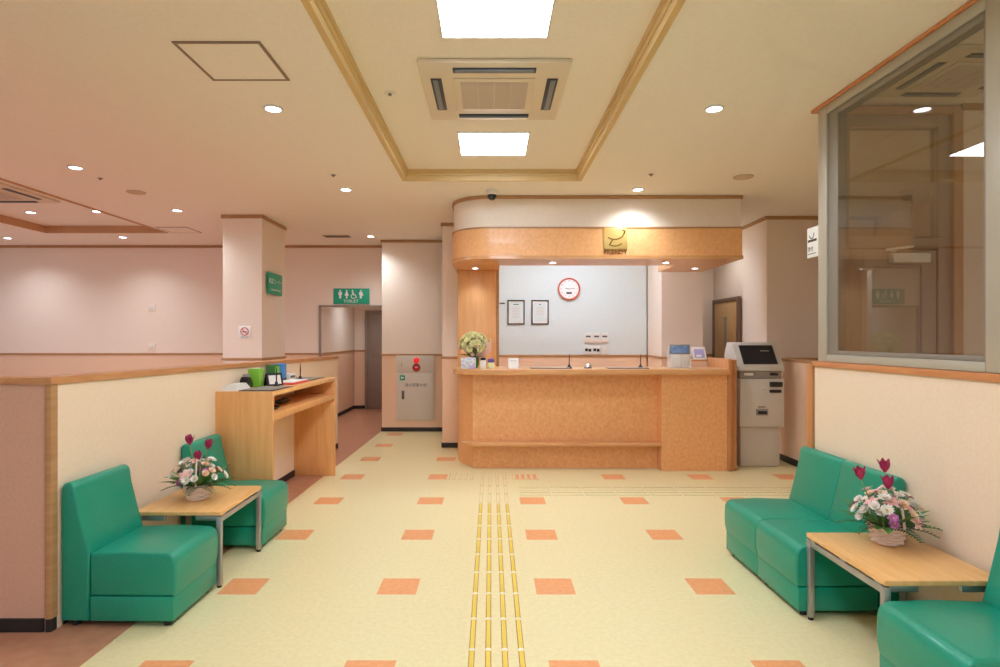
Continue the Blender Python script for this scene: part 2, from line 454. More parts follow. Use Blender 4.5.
def glazed_screen():
    x0, x1 = XR-.008, XR+.072
    win = MB()
    for a, b in ((3.77, 3.865), (2.38, 2.57), (-1.0, -.91)): win.box(x0, x1, a, b, 1.29, CEIL-.023, 0, .003)
    for a, b in ((2.571, 3.769), (-.909, 2.379)):
        win.box(x0, x1, a, b, 1.29, 1.335, 0, .003); win.box(x0, x1, a, b, CEIL-.08, CEIL-.023, 0, .003)
    o = struct('window_1', win, 'alu')
    for a, b in ((2.572, 3.768), (-.908, 2.378)):
        s = MB(); k = .10; xa, xb = x0+.010, x1-.01; z0, z1 = 1.336, CEIL-.081
        s.box(xa, xb, b-k, b, z0, z1, 0, .003); s.box(xa, xb, a, a+.02, z0, z1, 0, .003)
        s.box(xa, xb, a+.0205, b-k-.0005, z0, z0+.025, 0, .003); s.box(xa, xb, a+.0205, b-k-.0005, z1-.035, z1, 0, .003)
        f = s.build('window_sash', 'alu_dark', o)
        MB().box(x0+.008+.004, x0+.018, a+.016, b-k+.004, z0+.02, z1-.03).build('glass_pane', 'glass', f)
    MB().box(x0-.012, x1+.02, -1.0, 3.93, CEIL-.022, CEIL-.002, 0, .004).build('header_trim', 'cap_orange', o)
    swing(o)
glazed_screen()

def vestibule():
    y = 3.86
    # wood lined opening with an aluminium frame, door below, transom light above
    m = MB().box(2.98, 3.04, y-.06, y+.08, 0, 2.935, 0, .004).box(2.29, 2.98, y-.06, y+.08, 2.885, 2.935, 0, .004)
    t = struct('trim_5', m, 'vestibule_wood')
    f = MB().box(2.90, 2.98, y-.03, y+.05, 0, 2.885, 0, .004).box(2.29, 2.90, y-.03, y+.05, 2.81, 2.885, 0, .004)
    f.box(2.29, 2.90, y-.03, y+.05, 2.02, 2.10, 0, .004).box(2.29, 2.325, y-.03, y+.05, 0, 2.81, 0, .004)
    d = struct('door_3', f, 'door_taupe')
    MB().box(2.30, 2.895, y, y+.006, 2.095, 2.815).build('transom_glass', 'glass', d)
    l = MB().box(2.33, 2.41, y-.02, y+.02, .02, 2.01, 0, .004).box(2.80, 2.895, y-.02, y+.02, .02, 2.01, 0, .004)
    l.box(2.41, 2.80, y-.02, y+.02, 1.90, 2.01, 0, .004).box(2.41, 2.80, y-.02, y+.02, .02, .25, 0, .004)
    lf = l.build('door_leaf', 'door_taupe', d)
    MB().box(2.405, 2.805, y-.003, y+.003, .245, 1.905).build('door_panel', 'door_panel_taupe', lf)
    MB().box(2.58, 2.82, y-.075, y-.021, 1.925, 1.985, 0, .006).tube([(2.60, y-.06, 1.995), (2.50, y-.12, 1.998), (2.72, y-.05, 2.03)], .008).build('door_closer', 'white_plastic', lf)
    wall('wall_vestibule_back', 3.045, 4.79, y-.05, y+.12, rail=False)
vestibule()

# ------------------------------------------------------------------ reception canopy, pillar, counter
def arc_pts(cx, cy, r, a0, a1, n=14): return [(cx+r*math.cos(a0+(a1-a0)*i/n), cy+r*math.sin(a0+(a1-a0)*i/n)) for i in range(n+1)]
def canopy():
    def plan(e):
        r = .42+e
        p = [(2.645+e, 7.50), (2.645+e, 6.26-e)] + arc_pts(0.0, 6.68, r, -PI/2, -PI, 18) + [(-.42-e, 7.75), (.10, 7.75), (.10, 6.83), (2.12, 6.83), (2.12, 7.50)]
        return p
    o = struct('ceiling_canopy', MB().prism(plan(0), 2.60, CEIL-.002, 'z'), 'soffit_paper')
    MB().prism(plan(.012), 2.31, 2.60, 'z').build('wood_band', 'burl_band', o)
    MB().prism(plan(.020), 2.277, 2.312, 'z').build('lower_trim', 'trim_wood', o)
    MB().prism(plan(.018), 2.598, 2.616, 'z').build('middle_trim', 'rail_wood', o)
    MB().prism(plan(.018), CEIL-.036, CEIL-.003, 'z').build('crown_moulding', 'rail_wood', o)
canopy()
p = struct('column_reception', MB().box(-.41, .065, 7.28, 7.745, 0, 2.276, 0, .004), 'column_wood')
MB().box(.066, .10, 7.30, 7.74, 0, 2.276, 0, .003).build('edge_trim', 'rail_wood', p)

def counter():
    r = thing('reception_counter', 'long orange wood reception counter with a rounded left end and low ledge', 'counter', (1.1, 6.65, 0))
    ox, oy = 1.1, 6.65
    def L(pts): return [(x-ox, y-oy) for x, y in pts]
    body = [(1.84, 6.53), (-.20, 6.53), (-.235, 6.62), (-.29, 6.72), (-.35, 6.84), (-.385, 6.98), (-.395, 7.12), (-.395, 7.26), (.05, 7.26), (.05, 6.95), (1.84, 6.95)]
    MB().prism(L(body), .003, 1.042, 'z').build('front_panel', 'burl_wood', r)
    MB().prism(L([(1.842, 6.39), (2.555, 6.39), (2.555, 6.95), (1.842, 6.95)]), .003, 1.042, 'z').build('end_block', 'burl_wood', r)
    slab = [(2.555, 6.33), (-.10, 6.33)] + arc_pts(-.10, 6.66, .325, -PI/2, -PI, 12) + [(-.425, 7.27), (.06, 7.27), (.06, 6.96), (2.555, 6.96)]
    MB().prism(L(slab), 1.043, 1.105, 'z', bev=.006).build('countertop', 'trim_wood', r)
    ledge = [(1.838, 6.385), (-.12, 6.385)] + arc_pts(-.12, 6.60, .215, -PI/2, -PI, 12) + [(-.335, 6.62), (1.838, 6.62)]
    MB().prism(L(ledge), .268, .302, 'z', bev=.008).build('ledge', 'trim_wood', r)
    m = MB().box(2.557-ox, 2.60-ox, 6.365-oy, 7.0-oy, .003, 1.212, 0, .004).box(2.602-ox, 2.665-ox, 6.40-oy, 7.0-oy, .003, 1.205, 0, .01)
    m.build('side_panel', 'post_wood', r)
    e = MB().box(2.16-ox, 2.553-ox, 6.965-oy, 7.06-oy, .003, 1.165).build('return_panel', 'partition_paper', r)
    MB().box(2.15-ox, 2.553-ox, 6.955-oy, 7.07-oy, 1.166, 1.186, 0, .003).build('return_cap', 'trim_wood', e)
counter()

# plaque and lettering on the canopy
pl = thing('gold_plaque', 'square gold plaque with a swooping emblem on the wood canopy band', 'sign', (1.315, 6.247, 2.50))
MB().box(-.122, .122, -.012, 0, -.122, .104, 0, .002).build('plate', 'gold', pl)
e = MB(); Y0 = -.0125
e.arc(-.01, .10, .12, .012, -2.2, -.75, Y0).bar((.075, .02), (.10, .072), .012, Y0).bar((-.03, -.02), (-.06, -.07), .014, Y0).arc(-.01, .02, .11, .011, -2.15, -.85, Y0).arc(.065, .05, .03, .009, -.5, 1.8, Y0)
e.build('emblem', 'gold_dark', pl)
text('lettering', 'FRIENDY', .062, 'gold_dark', pl, (0, -.004, -.154), ext=.004, wide=1.0)

# ------------------------------------------------------------------ lobby seating
def make_chair():
    r = thing('lobby_chair', 'x', 'chair', (0,0,0), 0, 'green lobby chairs')
    W = .452; h = W/2
    rnd = lambda cx, cz, rr, a0, a1, n=6: [(cx+rr*math.cos(a0+(a1-a0)*i/n), cz+rr*math.sin(a0+(a1-a0)*i/n)) for i in range(n+1)]
    back = [(0, .03), (.135, .03), (.142, .37), (.120, .45), (.078, .62)] + rnd(.034, .684, .034, .15, PI/2, 5) + rnd(.032, .686, .032, PI/2, PI, 5)
    MB().prism(back, -h, h, 'y', bev=.012, seg=3).build('backrest', 'green_vinyl', r)
    seat = [(.145, .156), (.566, .156), (.575, .20), (.577, .26)] + rnd(.520, .313, .055, 0, PI/2, 6) + [(.36, .374), (.145, .366)]
    MB().prism(seat, -h, h, 'y', bev=.014, seg=3).build('seat_cushion', 'green_vinyl', r)
    MB().box(.145, .563, -h, h, .03, .154, 0, .008, 2).build('base', 'green_vinyl', r)
    for x in (.05, .515):
        for y in (-h+.04, h-.04): MB().cyl((x, y), .018, 0, .03, n=16).build('foot', 'rubber', r)
    return r
GL, GR = 0, PI
ch = make_chair()
ch.location = (-2.138, 3.167, 0); ch.rotation_euler = (0, 0, -.012); ch['label'] = 'green vinyl lobby chair at the end post of the left low wall'
dup(ch, (-2.108, 4.247, 0), -.02, 'green vinyl lobby chair between the wooden writing desk and left side table')
dup(ch, (2.138, 3.735, 0), PI+.016, 'green vinyl lobby chair of the joined right pair, the one nearer the kiosk')
dup(ch, (2.143, 3.279, 0), PI+.016, 'green vinyl lobby chair of the joined pair, directly behind the right table with flowers')
dup(ch, (2.150, 2.195, 0), PI+.008, 'green vinyl lobby chair cut off by the lower right corner, in front of the table')

def make_table():
    r = thing('side_table', 'x', 'table', (0,0,0), 0, 'wooden side tables between chairs')
    w, l = .25, .303
    MB().box(-w, w, -l, l, .417, .440, 0, .003).build('tabletop', 'table_wood', r)
    for s in (-1, 1):
        f = MB().box(s*(w-.014)-.013, s*(w-.014)+.013, -l+.029, l-.029, .378, .408, 0, .002)
        for y in (-l+.040, l-.040):
            xa, xb = sorted((s*(w-.027), s*(w-.16))); f.box(xa, xb, y-.012, y+.012, .380, .406, 0, .002)
        for y in (-l+.05, 0, l-.05): f.box(s*(w-.014)-.010, s*(w-.014)+.010, y-.02, y+.02, .408, .417)
        f.build('side_frame', 'steel', r)
    for x in (-w+.014, w-.014):
        for y in (-l+.016, l-.016):
            g = MB().box(x-.014, x+.014, y-.014, y+.014, .014, .410, 0, .003).build('leg', 'steel', r)
            MB().cyl((x, y), .013, 0, .014, n=16).build('rubber_foot', 'rubber', g)
    return r
tb = make_table(); tb.location = (-1.805, 3.703, 0); tb['label'] = 'small wooden table with steel legs between the two left chairs'
dup(tb, (1.872, 2.738, 0), .0, 'small wooden table with steel legs under the right-hand flower basket')

# ------------------------------------------------------------------ flower baskets
def make_basket(loc, label, seed, rz=0):
    R = random.Random(seed)
    r = thing('flower_basket', label, 'flowers', loc, rz, 'flower baskets on the tables')
    m = MB(); rows = 6; NS = 14
    for j in range(rows):
        t = (j+.5)/rows; rad = .054+.022*t**.8; z = .006+.080*t
        m.tube([((rad+.0055*math.sin(NS/2*q*2*PI/84+j*PI))*math.cos(q*2*PI/84), (rad+.0055*math.sin(NS/2*q*2*PI/84+j*PI))*math.sin(q*2*PI/84), z) for q in range(85)], .0074, 6)
    for k in range(NS):
        q = 2*PI*(k+.5)/NS; m.tube([(.052*math.cos(q), .052*math.sin(q), .004), (.064*math.cos(q), .064*math.sin(q), .045), (.075*math.cos(q), .075*math.sin(q), .088)], .0035, 6)
    m.lathe([(.0, .002), (.054, .002), (.056, .010)], n=40)
    m.lathe([(.076+.0065*math.cos(t*PI/4), .089+.0065*math.sin(t*PI/4)) for t in range(9)], n=84, wob=lambda a, j: .0018*math.sin(a*30))
    MB().lathe([(.049, .006), (.069, .084), (.0, .078)], n=32).build('liner', 'basket_inside', r)
    m.build('basket', 'basket', r)
    hp = [(.078*math.cos(t*PI/12+.0)*.35, -.084*math.cos(t*PI/12), .08+.20*math.sin(t*PI/12)) for t in range(13)]
    MB().tube(hp, .006, 8).build('handle', 'basket', r)
    # tulips
    for dx, dy, z, lean in ((-.045, .02, .365, -.03), (.055, -.02, .345, .05), (.01, -.03, .275, .0)) if seed == 2 else ((.0, .02, .375, -.03), (-.10, -.01, .345, -.06), (-.012, -.03, .305, .0)):
        top = Vector((dx*1.4, dy, z)); ax = Vector((lean, 0, .3)).normalized()
        st = MB().tube([Vector((dx*.3, dy*.3, .09)), Vector((dx*.9, dy, z*.6)), top-ax*.03], .0028, 6)
        ob = MB()
        for k in range(6):
            a = 2*PI*k/6 + R.random()*.4; d = Vector((math.cos(a), math.sin(a), 0)); rr = .010 if k % 2 else .013
            base = top - ax*.032 + d*rr*.45
            ob.petal(base, ax + d*(.42 if k % 2 else .58), -d, .068, .040, .22 if k % 2 else .12, n=6, peak=.42, fold=.2)
        ob.ball(top-ax*.026, .009, seg=8)
        t = ob.build('tulip', 'tulip', r); st.build('stem', 'stem', t)
    # lilies, daisies and small blossoms in a dome
    def dome(th, ph, rad): return Vector((rad*math.sin(th)*math.cos(ph), rad*.9*math.sin(th)*math.sin(ph), .10 + rad*.95*math.cos(th)))
    def blossom(name, mt, c, n_, L, W, curl, eye='flower_eye', layers=1):
        ax = (c - Vector((0, 0, .07))).normalized(); u = ax.orthogonal().normalized(); v = ax.cross(u)
        b = MB()
        for q in range(layers):
            for k in range(n_):
                a = 2*PI*(k + q*.5)/n_; d = u*math.cos(a) + v*math.sin(a)
                b.petal(c, d + ax*(.35+.45*q), ax, L*(1-.25*q), W, curl, n=4)
        o = b.build(name, mt, r); MB().ball(c + ax*.004, .0062 if n_ > 10 else .0035, seg=8).build('flower_eye', eye, o)
        MB().tube([Vector((c.x*.3, c.y*.3, .075)), c*.6 + Vector((0, 0, .03)), c], .002, 5).build('stem', 'stem', o)
    spots = []
    for k in range(44):
        for tries in range(60):
            p = dome(R.uniform(.1, 1.35), R.uniform(0, 2*PI), R.uniform(.125, .175))
            if all((p-q).length > .036 for q in spots): spots.append(p); break
    D = ('white_daisy', 'petal_white', 12, .034, .013, .08, 3)
    kinds = [D, ('pink_lily', 'petal_pink', 6, .042, .022, -.3, 1), ('peach_carnation', 'petal_peach', 10, .028, .020, .2, 3),
             D, ('violet_blossom', 'petal_violet', 7, .028, .017, -.2, 2), ('white_carnation', 'petal_white', 10, .028, .020, .2, 3)]
    for k, p in enumerate(spots):
        nm, mt, n_, L, W, cu, la = kinds[k % 6]; blossom(nm, mt, p, n_, L, W, cu, layers=la)
    # foliage: broad leaves and fern fronds
    for k in range(22):
        a = 2*PI*k/22 + R.uniform(-.1, .1); d = Vector((math.cos(a), math.sin(a)*.8, R.uniform(.18, .8)))
        MB().petal((.04*math.cos(a), .04*math.sin(a), .086), d, (0,0,1), R.uniform(.14, .20), .042, -.12, n=6).build('leaf', 'leaf', r)
    for a, L in ((-.25, .19), (.15, .17), (2.75, .17), (-1.4, .14), (3.5, .15), (-.7, .15)):
        d = Vector((math.cos(a), math.sin(a), .22)).normalized(); sd = Vector((-math.sin(a), math.cos(a), 0)); f = MB()
        o0 = Vector((.05*math.cos(a), .05*math.sin(a), .088))
        pts = [o0 + d*L*t/10 + Vector((0, 0, -.05*(t/10)**2)) for t in range(11)]
        f.tube(pts, .0016, 5)
        for i in range(1, 11):
            for s in (-1, 1): f.petal(pts[i], d*.6 + sd*s, (0,0,1), .045*(1-.07*i)+.006, .010, -.1, n=3)
        f.build('fern_frond', 'fern', r)
    return r
make_basket((-1.82, 3.67, .4405), 'white wicker basket of tulips and lilies on the left table', 2)
make_basket((1.93, 2.88, .4405), 'white wicker basket of tulips and daisies on the right table', 5)

# bouquet on the counter
def bouquet():
    R = random.Random(4)
    r = thing('flower_bouquet', 'pale yellow-green bouquet in pink wrapping on the counter', 'flowers', (-.195, 6.66, 1.1055))
    MB().lathe([(.0, .003), (.05, .002), (.06, .04), (.062, .11), (.056, .112), (.05, .06), (.0, .05)], n=28).build('pot', 'box_green_dark', r)
    def head(c, s, mt='petal_lime'):
        b = MB(); c = Vector(c); ax = (c-Vector((0, 0, .22))).normalized(); u = ax.orthogonal().normalized(); v = ax.cross(u)
        for q in range(3):
            for k in range(8):
                a = 2*PI*(k+q*.5)/8; d = u*math.cos(a)+v*math.sin(a)
                b.petal(c, d+ax*(.2+.6*q), ax, s*(1-.22*q), s*.55, .12, n=4)
        o = b.build('blossom', mt, r); MB().tube([(c.x*.15, c.y*.15, .09), c*.55+Vector((0, 0, .05)), c], .003, 5).build('stem', 'stem', o)
    pts = []
    for k in range(44):
        for t in range(60):
            th, ph = math.acos(R.uniform(-.45, 1)), R.uniform(0, 2*PI); p = Vector((.14*math.sin(th)*math.cos(ph), .12*math.sin(th)*math.sin(ph), .262+.118*math.cos(th)))
            if all((p-q).length > .038 for q in pts): pts.append(p); break
    for p in pts: head(p, .052)
    for c in ((.185, -.02, .315), (-.165, 0, .29)): head(c, .024)
    head((-.01, -.11, .155), .03, 'petal_peach'); head((-.10, -.09, .20), .034, 'petal_peach'); head((.03, -.12, .25), .036, 'petal_peach'); head((-.15, -.04, .23), .03, 'petal_pink')
    for a, z, L, W, mt in ((PI, .13, .19, .06, 'leaf'), (3.6, .12, .16, .055, 'leaf'), (-.5, .11, .15, .06, 'leaf'), (-1.2, .12, .13, .05, 'leaf'), (.2, .13, .15, .05, 'leaf'), (1.8, .12, .15, .05, 'leaf'), (2.6, .13, .16, .05, 'leaf')):
        MB().petal((0, 0, z), (math.cos(a), math.sin(a), .18), (0,0,1), L, W, -.08, n=6).build('leaf', mt, r)
    for a, rr in ((-.35, .21),):
        d = Vector((math.cos(a), math.sin(a)*.6, 0)); sd = Vector((-d.y, d.x, 0)).normalized(); q = MB()
        vs = []
        for i in range(7):
            t = i/6; w = .02+.06*math.sin(PI*min(1, t*.62)); c = Vector((0, -.02, .10)) + d*rr*(t**.9) + Vector((0, 0, .16*t))
            up = Vector((0, -.35, .9)).normalized()
            vs += [c - up*w + sd*.01, c, c + up*w*1.1*(1-.4*t*t)]
        fs = []
        for i in range(6):
            b = i*3; fs += [(b, b+1, b+4, b+3), (b+1, b+2, b+5, b+4)]
        q.add(vs, fs).build('wrapping_paper', 'wrap_pink', r)
bouquet()

# ------------------------------------------------------------------ counter-top items
ZC = 1.1055
t = thing('tissue_box', 'pastel patterned box in front of the counter bouquet', 'box', (-.245, 6.43, ZC))
MB().box(-.08, .08, -.04, .04, 0, .12, 0, .004).build('carton', 'tissue_print', t)
MB().box(-.035, .035, -.02, .02, .1195, .122).build('opening', 'paper', t)
t = thing('pump_bottle', 'white hand bottle with black cap beside the pastel box', 'bottle', (-.085, 6.42, ZC))
MB().lathe([(0,.0), (.03,.0), (.033,.006), (.033,.078), (.026,.09), (.014,.094), (0,.094)], n=24).build('bottle_body', 'white_plastic', t)
MB().lathe([(0,.0945), (.026,.0945), (.028,.098), (.028,.117), (.02,.121), (0,.121)], n=24).build('cap', 'navy', t)
t = thing('sanitizer_tub', 'small cream tub with purple lid, right of the white bottle', 'tub', (.0, 6.44, ZC))
MB().lathe([(0,0), (.035,0), (.038,.006), (.038,.062), (.034,.068), (0,.068)], n=24).build('tub_body', 'petal_lime', t)
MB().lathe([(0,.0685), (.036,.0685), (.038,.072), (.032,.105), (.012,.112), (0,.112)], n=24).build('lid', 'purple', t)
t = thing('desk_card', 'small blank white card standing on the counter by the bottles', 'card', (.245, 6.46, ZC))
MB().prism([(-.03, 0), (-.026, 0), (.0, .108), (.026, 0), (.03, 0), (.002, .114), (-.002, .114)], -.055, .055, 'x').build('folded_card', 'paper', t)
MB().box(-.03, .03, -.0185, -.0165, .085, .092).build('printed_line', 'tissue_print', t)

def mat_and_pen(mx, px, w1, w2):
    t = thing('desk_mat', w1, 'mat', (mx, 6.52, ZC), 0, 'mats on the counter')
    MB().box(-.225, .225, -.09, .09, 0, .006, 0, .002).build('pad', 'black_plastic', t)
    MB().box(-.205, .205, -.075, .075, .006, .0072).build('sheet', 'machine_dark', t)
    t = thing('pen_stand', w2, 'pen', (px, 6.62, ZC), 0, 'pen stands on the counter')
    MB().lathe([(0,0), (.03,0), (.03,.008), (.02,.018), (.012,.026), (.010,.04), (0,.04)], n=24).build('base', 'black_plastic', t)
    MB().tube([(0,0,.035), (.002,0,.10), (.004,0,.155)], [.005,.0055,.003], 10).build('pen', 'black_plastic', t)
mat_and_pen(.66, .875, 'dark desk mat on the counter left of the bell', 'black pen in a round stand left of the counter bell')
mat_and_pen(1.50, 1.675, 'dark desk mat on the counter right of the bell', 'black pen in a round stand between mat and brochure holder')
t = thing('service_bell', 'small chrome service bell on the middle of the counter', 'bell', (1.075, 6.55, ZC))
MB().lathe([(0,0), (.045,0), (.046,.006), (.04,.010), (0,.010)], n=28).build('base', 'black_plastic', t)
MB().lathe([(.040,.012), (.039,.02), (.033,.034), (.020,.045), (.006,.05), (0,.05)], n=28).build('dome', 'chrome', t)
MB().lathe([(0,.05), (.006,.05), (.006,.058), (.010,.06), (.008,.066), (0,.067)], n=16).build('button', 'chrome', t)
t = thing('brochure_holder', 'clear brochure holder with a blue header on the counter end', 'holder', (2.09, 6.56, ZC))
m = MB(); m.box(-.125, .125, -.045, -.040, .0, .15).box(-.125, .125, .04, .045, 0, .245).box(-.125, -.120, -.04, .04, 0, .15).box(.12, .125, -.04, .04, 0, .15).box(-.12, .12, -.04, .04, 0, .005)
m.build('holder_body', 'acrylic', t)
MB().box(-.09, .01, -.03, -.005, .006, .145, 0, .001).build('brochure', 'paper', t)
MB().box(.02, .10, -.03, -.005, .006, .14, 0, .001).build('brochure', 'certificate', t)
h = MB().box(-.10, .125, .024, .036, .155, .262, 0, .002).build('header_card', 'alu_dark', t)
MB().box(-.09, .115, .021, .0235, .166, .25).build('header_print', 'blue_print', h)
t = thing('notice_tablet', 'small lilac notice stand beside the payment kiosk', 'notice', (2.475, 7.01, 1.187))
MB().prism([(-.045, .0), (-.04, .0), (.03, .145), (.025, .147)], -.09, .07, 'x', bev=.001).box(-.02, .02, -.03, .03, 0, .01).build('panel', 'white_plastic', t)
m = MB(); sl = lambda z: -.046+.48*z+.0
m.prism([(sl(.02)-.002, .02), (sl(.02), .02), (sl(.12), .12), (sl(.12)-.002, .12)], -.07, .05, 'x'); m.build('print', 'lilac', t)
m = MB(); m.prism([(sl(.03)-.004, .03), (sl(.03)-.002, .03), (sl(.055)-.002, .055), (sl(.055)-.004, .055)], -.05, .01, 'x'); m.build('swoosh', 'white_paint', t)

# ------------------------------------------------------------------ payment kiosk
def kiosk():
    r = thing('payment_kiosk', 'grey payment kiosk with tilted dark screen beside the reception counter', 'kiosk', (3.005, 6.78, 0))
    MB().box(-.215, .225, -.17, .20, .003, .455, 0, .006).build('plinth', 'machine_grey', r)
    b = MB().box(-.25, .245, -.235, .22, .457, .985, 0, .010).build('cabinet_body', 'machine_grey', r)
    MB().box(-.235, .23, -.239, -.2352, .475, .965, 0, .001).build('front_door', 'machine_grey', r)
    MB().box(-.235, .235, -.20, .21, .987, 1.075, 0, .004).build('recess_band', 'machine_dark', r)
    head = [(-.235, 1.077), (-.235, 1.115), (-.05, 1.375), (-.01, 1.39), (.10, 1.39), (.18, 1.25), (.20, 1.077)]
    MB().prism(head, -.26, .245, 'x', bev=.008).build('screen_housing', 'machine_grey', r)
    n = Vector((0, -.26, .185)).normalized(); o = Vector((0, -.1425, 1.245))
    d = Vector((0, .185, .26)).normalized()
    def tilt(x0, x1, a, b_, h0, h1):
        m = MB(); P = lambda x, t, h: Vector((x, 0, 0)) + o + d*t + n*h
        vs = [P(x, t, h) for h in (h0, h1) for (x, t) in ((x0, a), (x1, a), (x1, b_), (x0, b_))]
        return m.add(vs, [(0,1,2,3), (4,5,6,7), (0,1,5,4), (1,2,6,5), (2,3,7,6), (3,0,4,7)])
    sc = tilt(-.195, .185, -.12, .135, .001, .006).build('screen_bezel', 'black_plastic', r)
    tilt(-.18, .17, -.105, .12, .006, .0068).build('screen', 'screen', sc)
    tilt(.03, .13, .05, .062, .0068, .0074).build('screen_text', 'machine_dark', sc)
    MB().box(-.19, -.09, -.213, -.2005, 1.022, 1.05, 0, .003).build('ticket_slot', 'white_plastic', r)
    MB().box(.10, .19, -.213, -.2005, 1.022, 1.05, 0, .003).build('card_slot', 'black_plastic', r)
    MB().box(.075, .215, -.262, -.2395, .90, .955, 0, .006).build('note_inlet', 'black_plastic', r)
    MB().box(.075, .205, -.255, -.2395, .835, .868, 0, .005).build('note_outlet', 'black_plastic', r)
    l = MB().box(0, .03, -.245, -.2395, .862, .892, 0, .002).build('lock_plate', 'white_plastic', r)
    MB().box(.009, .02, -.2475, -.2452, .87, .883).build('keyhole', 'black_plastic', l)
    t = MB().box(-.075, .055, -.262, -.2395, .585, .655, 0, .006).build('coin_tray', 'machine_dark', r)
    MB().box(-.06, .04, -.266, -.2625, .60, .635, 0, .004).build('tray_mouth', 'black_plastic', t)
    MB().box(-.05, .03, -.2405, -.2395, .672, .682).build('printed_line', 'grey_ink', r)
kiosk()

# ------------------------------------------------------------------ writing desk on the left
def desk():
    rz = -.0214; r = thing('writing_desk', 'tall wooden writing desk with an open shelf against the left low wall', 'desk', (-1.868, 5.355, 0), rz)
    w, l, H = .221, .845, 1.03
    MB().box(-w, w, -l, -l+.032, .003, H-.0, 0, .002).build('side_panel', 'desk_wood', r)
    MB().box(-w, w, l-.032, l, .003, H-.0, 0, .002).build('side_panel', 'desk_wood', r)
    MB().box(-w, w, -l+.0325, l-.0325, H-.035, H, 0, .002).build('desktop', 'table_wood', r)
    MB().box(-w+.012, w, -l+.0325, l-.0325, .805, .86, 0, .002).build('shelf', 'desk_wood', r)
    MB().box(-w, -w+.011, -l+.0325, l-.0325, .805, H-.036).build('back_panel', 'desk_wood', r)
    c, s = math.cos(rz), math.sin(rz)
    def at(x, y, z=H+.0005): return (-1.865 + c*x - s*y, 5.355 + s*x + c*y, z)
    t = thing('desk_mat', 'dark writing mat at the near end of the desk', 'mat', at(.06, -.60), rz, 'mats on the writing desk')
    MB().box(-.12, .15, -.21, .21, 0, .006, 0, .002).build('pad', 'black_plastic', t)
    MB().box(-.10, .13, -.19, .19, .006, .0072).build('sheet', 'machine_dark', t)
    dup(t, at(-.02, .55), rz, 'dark writing mat at the far end of the desk')
    # leaflet boxes
    t = thing('leaflet_box', 'bright green box on the near end of the writing desk', 'box', at(-.115, -.36), rz)
    MB().box(-.05, .05, -.045, .045, 0, .15, 0, .004).build('carton', 'box_green', t); MB().box(-.03, .03, -.003, .003, .145, .157).build('leaflet', 'paper', t)
    t = thing('leaflet_box', 'green box beside the blue box on the writing desk', 'box', at(-.125, .03), rz)
    MB().box(-.045, .04, -.05, .05, 0, .165, 0, .004).build('carton', 'box_green_dark', t); MB().box(.0405, .043, -.045, .045, .02, .15).build('front_print', 'box_green', t)
    t = thing('leaflet_box', 'blue box beside the dark green box on the writing desk', 'box', at(-.118, .18), rz)
    MB().box(-.045, .045, -.05, .05, 0, .17, 0, .004).build('carton', 'box_blue', t); MB().box(-.046, .046, -.051, .051, 0, .035).build('holder', 'navy', t)
    t = thing('tape_dispenser', 'black block behind the bright green box on desk', 'dispenser', at(-.14, -.49), rz)
    MB().prism([(-.06, 0), (.06, 0), (.06, .04), (.02, .085), (-.03, .09), (-.06, .06)], -.03, .03, 'x', bev=.004).build('body', 'black_plastic', t)
    MB().lathe([(.012, -.012), (.028, -.012), (.028, .012), (.012, .012), (.012, -.012)], (0, 0, .1), n=20).build('tape_roll', 'machine_dark', t)
    t = thing('desk_calendar', 'black framed stand with a white card on the writing desk', 'calendar', at(.0, -.27), rz+.9)
    MB().prism([(-.035, 0), (-.03, 0), (.0, .10), (.03, 0), (.035, 0), (.003, .108), (-.003, .108)], -.075, .075, 'x').build('stand', 'black_plastic', t)
    m = MB(); m.prism([(-.0335+.0, .016), (-.031, .016), (-.009, .09), (-.0115, .09)], -.055, .055, 'x'); m.build('card', 'paper', t)
    t = thing('paper_stack', 'slanted pile of white forms on the near end of the writing desk', 'paper', at(-.14, -.64, H+.0005), rz)
    for k in range(8): MB().box(-.065+.003*k, .060-.004*k, -.17+.012*k, .10-.003*k, .006*k, .006*k+.0055).build('sheet', 'paper', t)
    t = thing('form_tray', 'white tray with a red edge in the middle of the writing desk', 'tray', at(.06, .0), rz)
    MB().box(-.09, .09, -.20, .20, 0, .018, 0, .003).build('tray', 'red_print', t)
    MB().box(-.08, .08, -.19, .19, .018, .024, 0, .001).build('forms', 'paper', t)
    t = thing('form_box', 'low white printed box behind the red edged tray on desk', 'box', at(-.10, .33), rz)
    MB().box(-.05, .05, -.08, .08, 0, .07, 0, .003).build('carton', 'paper', t); MB().box(.0505, .052, -.06, .06, .03, .05).build('printed_band', 'grey_ink', t)
    for dx, dy, lb in ((.075, -.40, 'black pen in a stand near the near desk mat'), (.02, .34, 'tall black pen in a stand before the far desk mat')):
        t = thing('pen_stand', lb, 'pen', at(dx, dy), rz, 'pen stands on the writing desk')
        MB().lathe([(0,0), (.03,0), (.03,.008), (.02,.02), (.012,.03), (.010,.045), (0,.045)], n=24).build('base', 'black_plastic', t)
        MB().tube([(0,0,.04), (.0,0,.10), (.002,0,.165)], [.005,.006,.003], 10).build('pen', 'black_plastic', t)
    # things lying on the shelf
    t = thing('glasses_tray', 'shallow black tray at the near end of the desk shelf', 'tray', at(.06, -.57, .8605), rz)
    MB().lathe([(0,.003), (.085,.002), (.10,.02), (.104,.022), (.10,.026), (.08,.008), (0,.008)], n=28).build('tray', 'black_plastic', t)
    MB().tube([(-.05,-.02,.02), (.05,-.02,.02)], .006).tube([(-.05,.02,.02), (.05,.03,.02)], .006).build('rim_bar', 'machine_dark', t)
    t = thing('folded_umbrella_bag', 'dark rolled pouch further back on the desk shelf', 'pouch', at(.03, -.10, .8605), rz)
    MB().tube([(-.03,-.13,.022), (.0,-.11,.026), (.01,0,.03), (.0,.10,.026), (-.02,.13,.02)], [.012,.022,.026,.022,.010], 14).build('pouch', 'black_plastic', t)
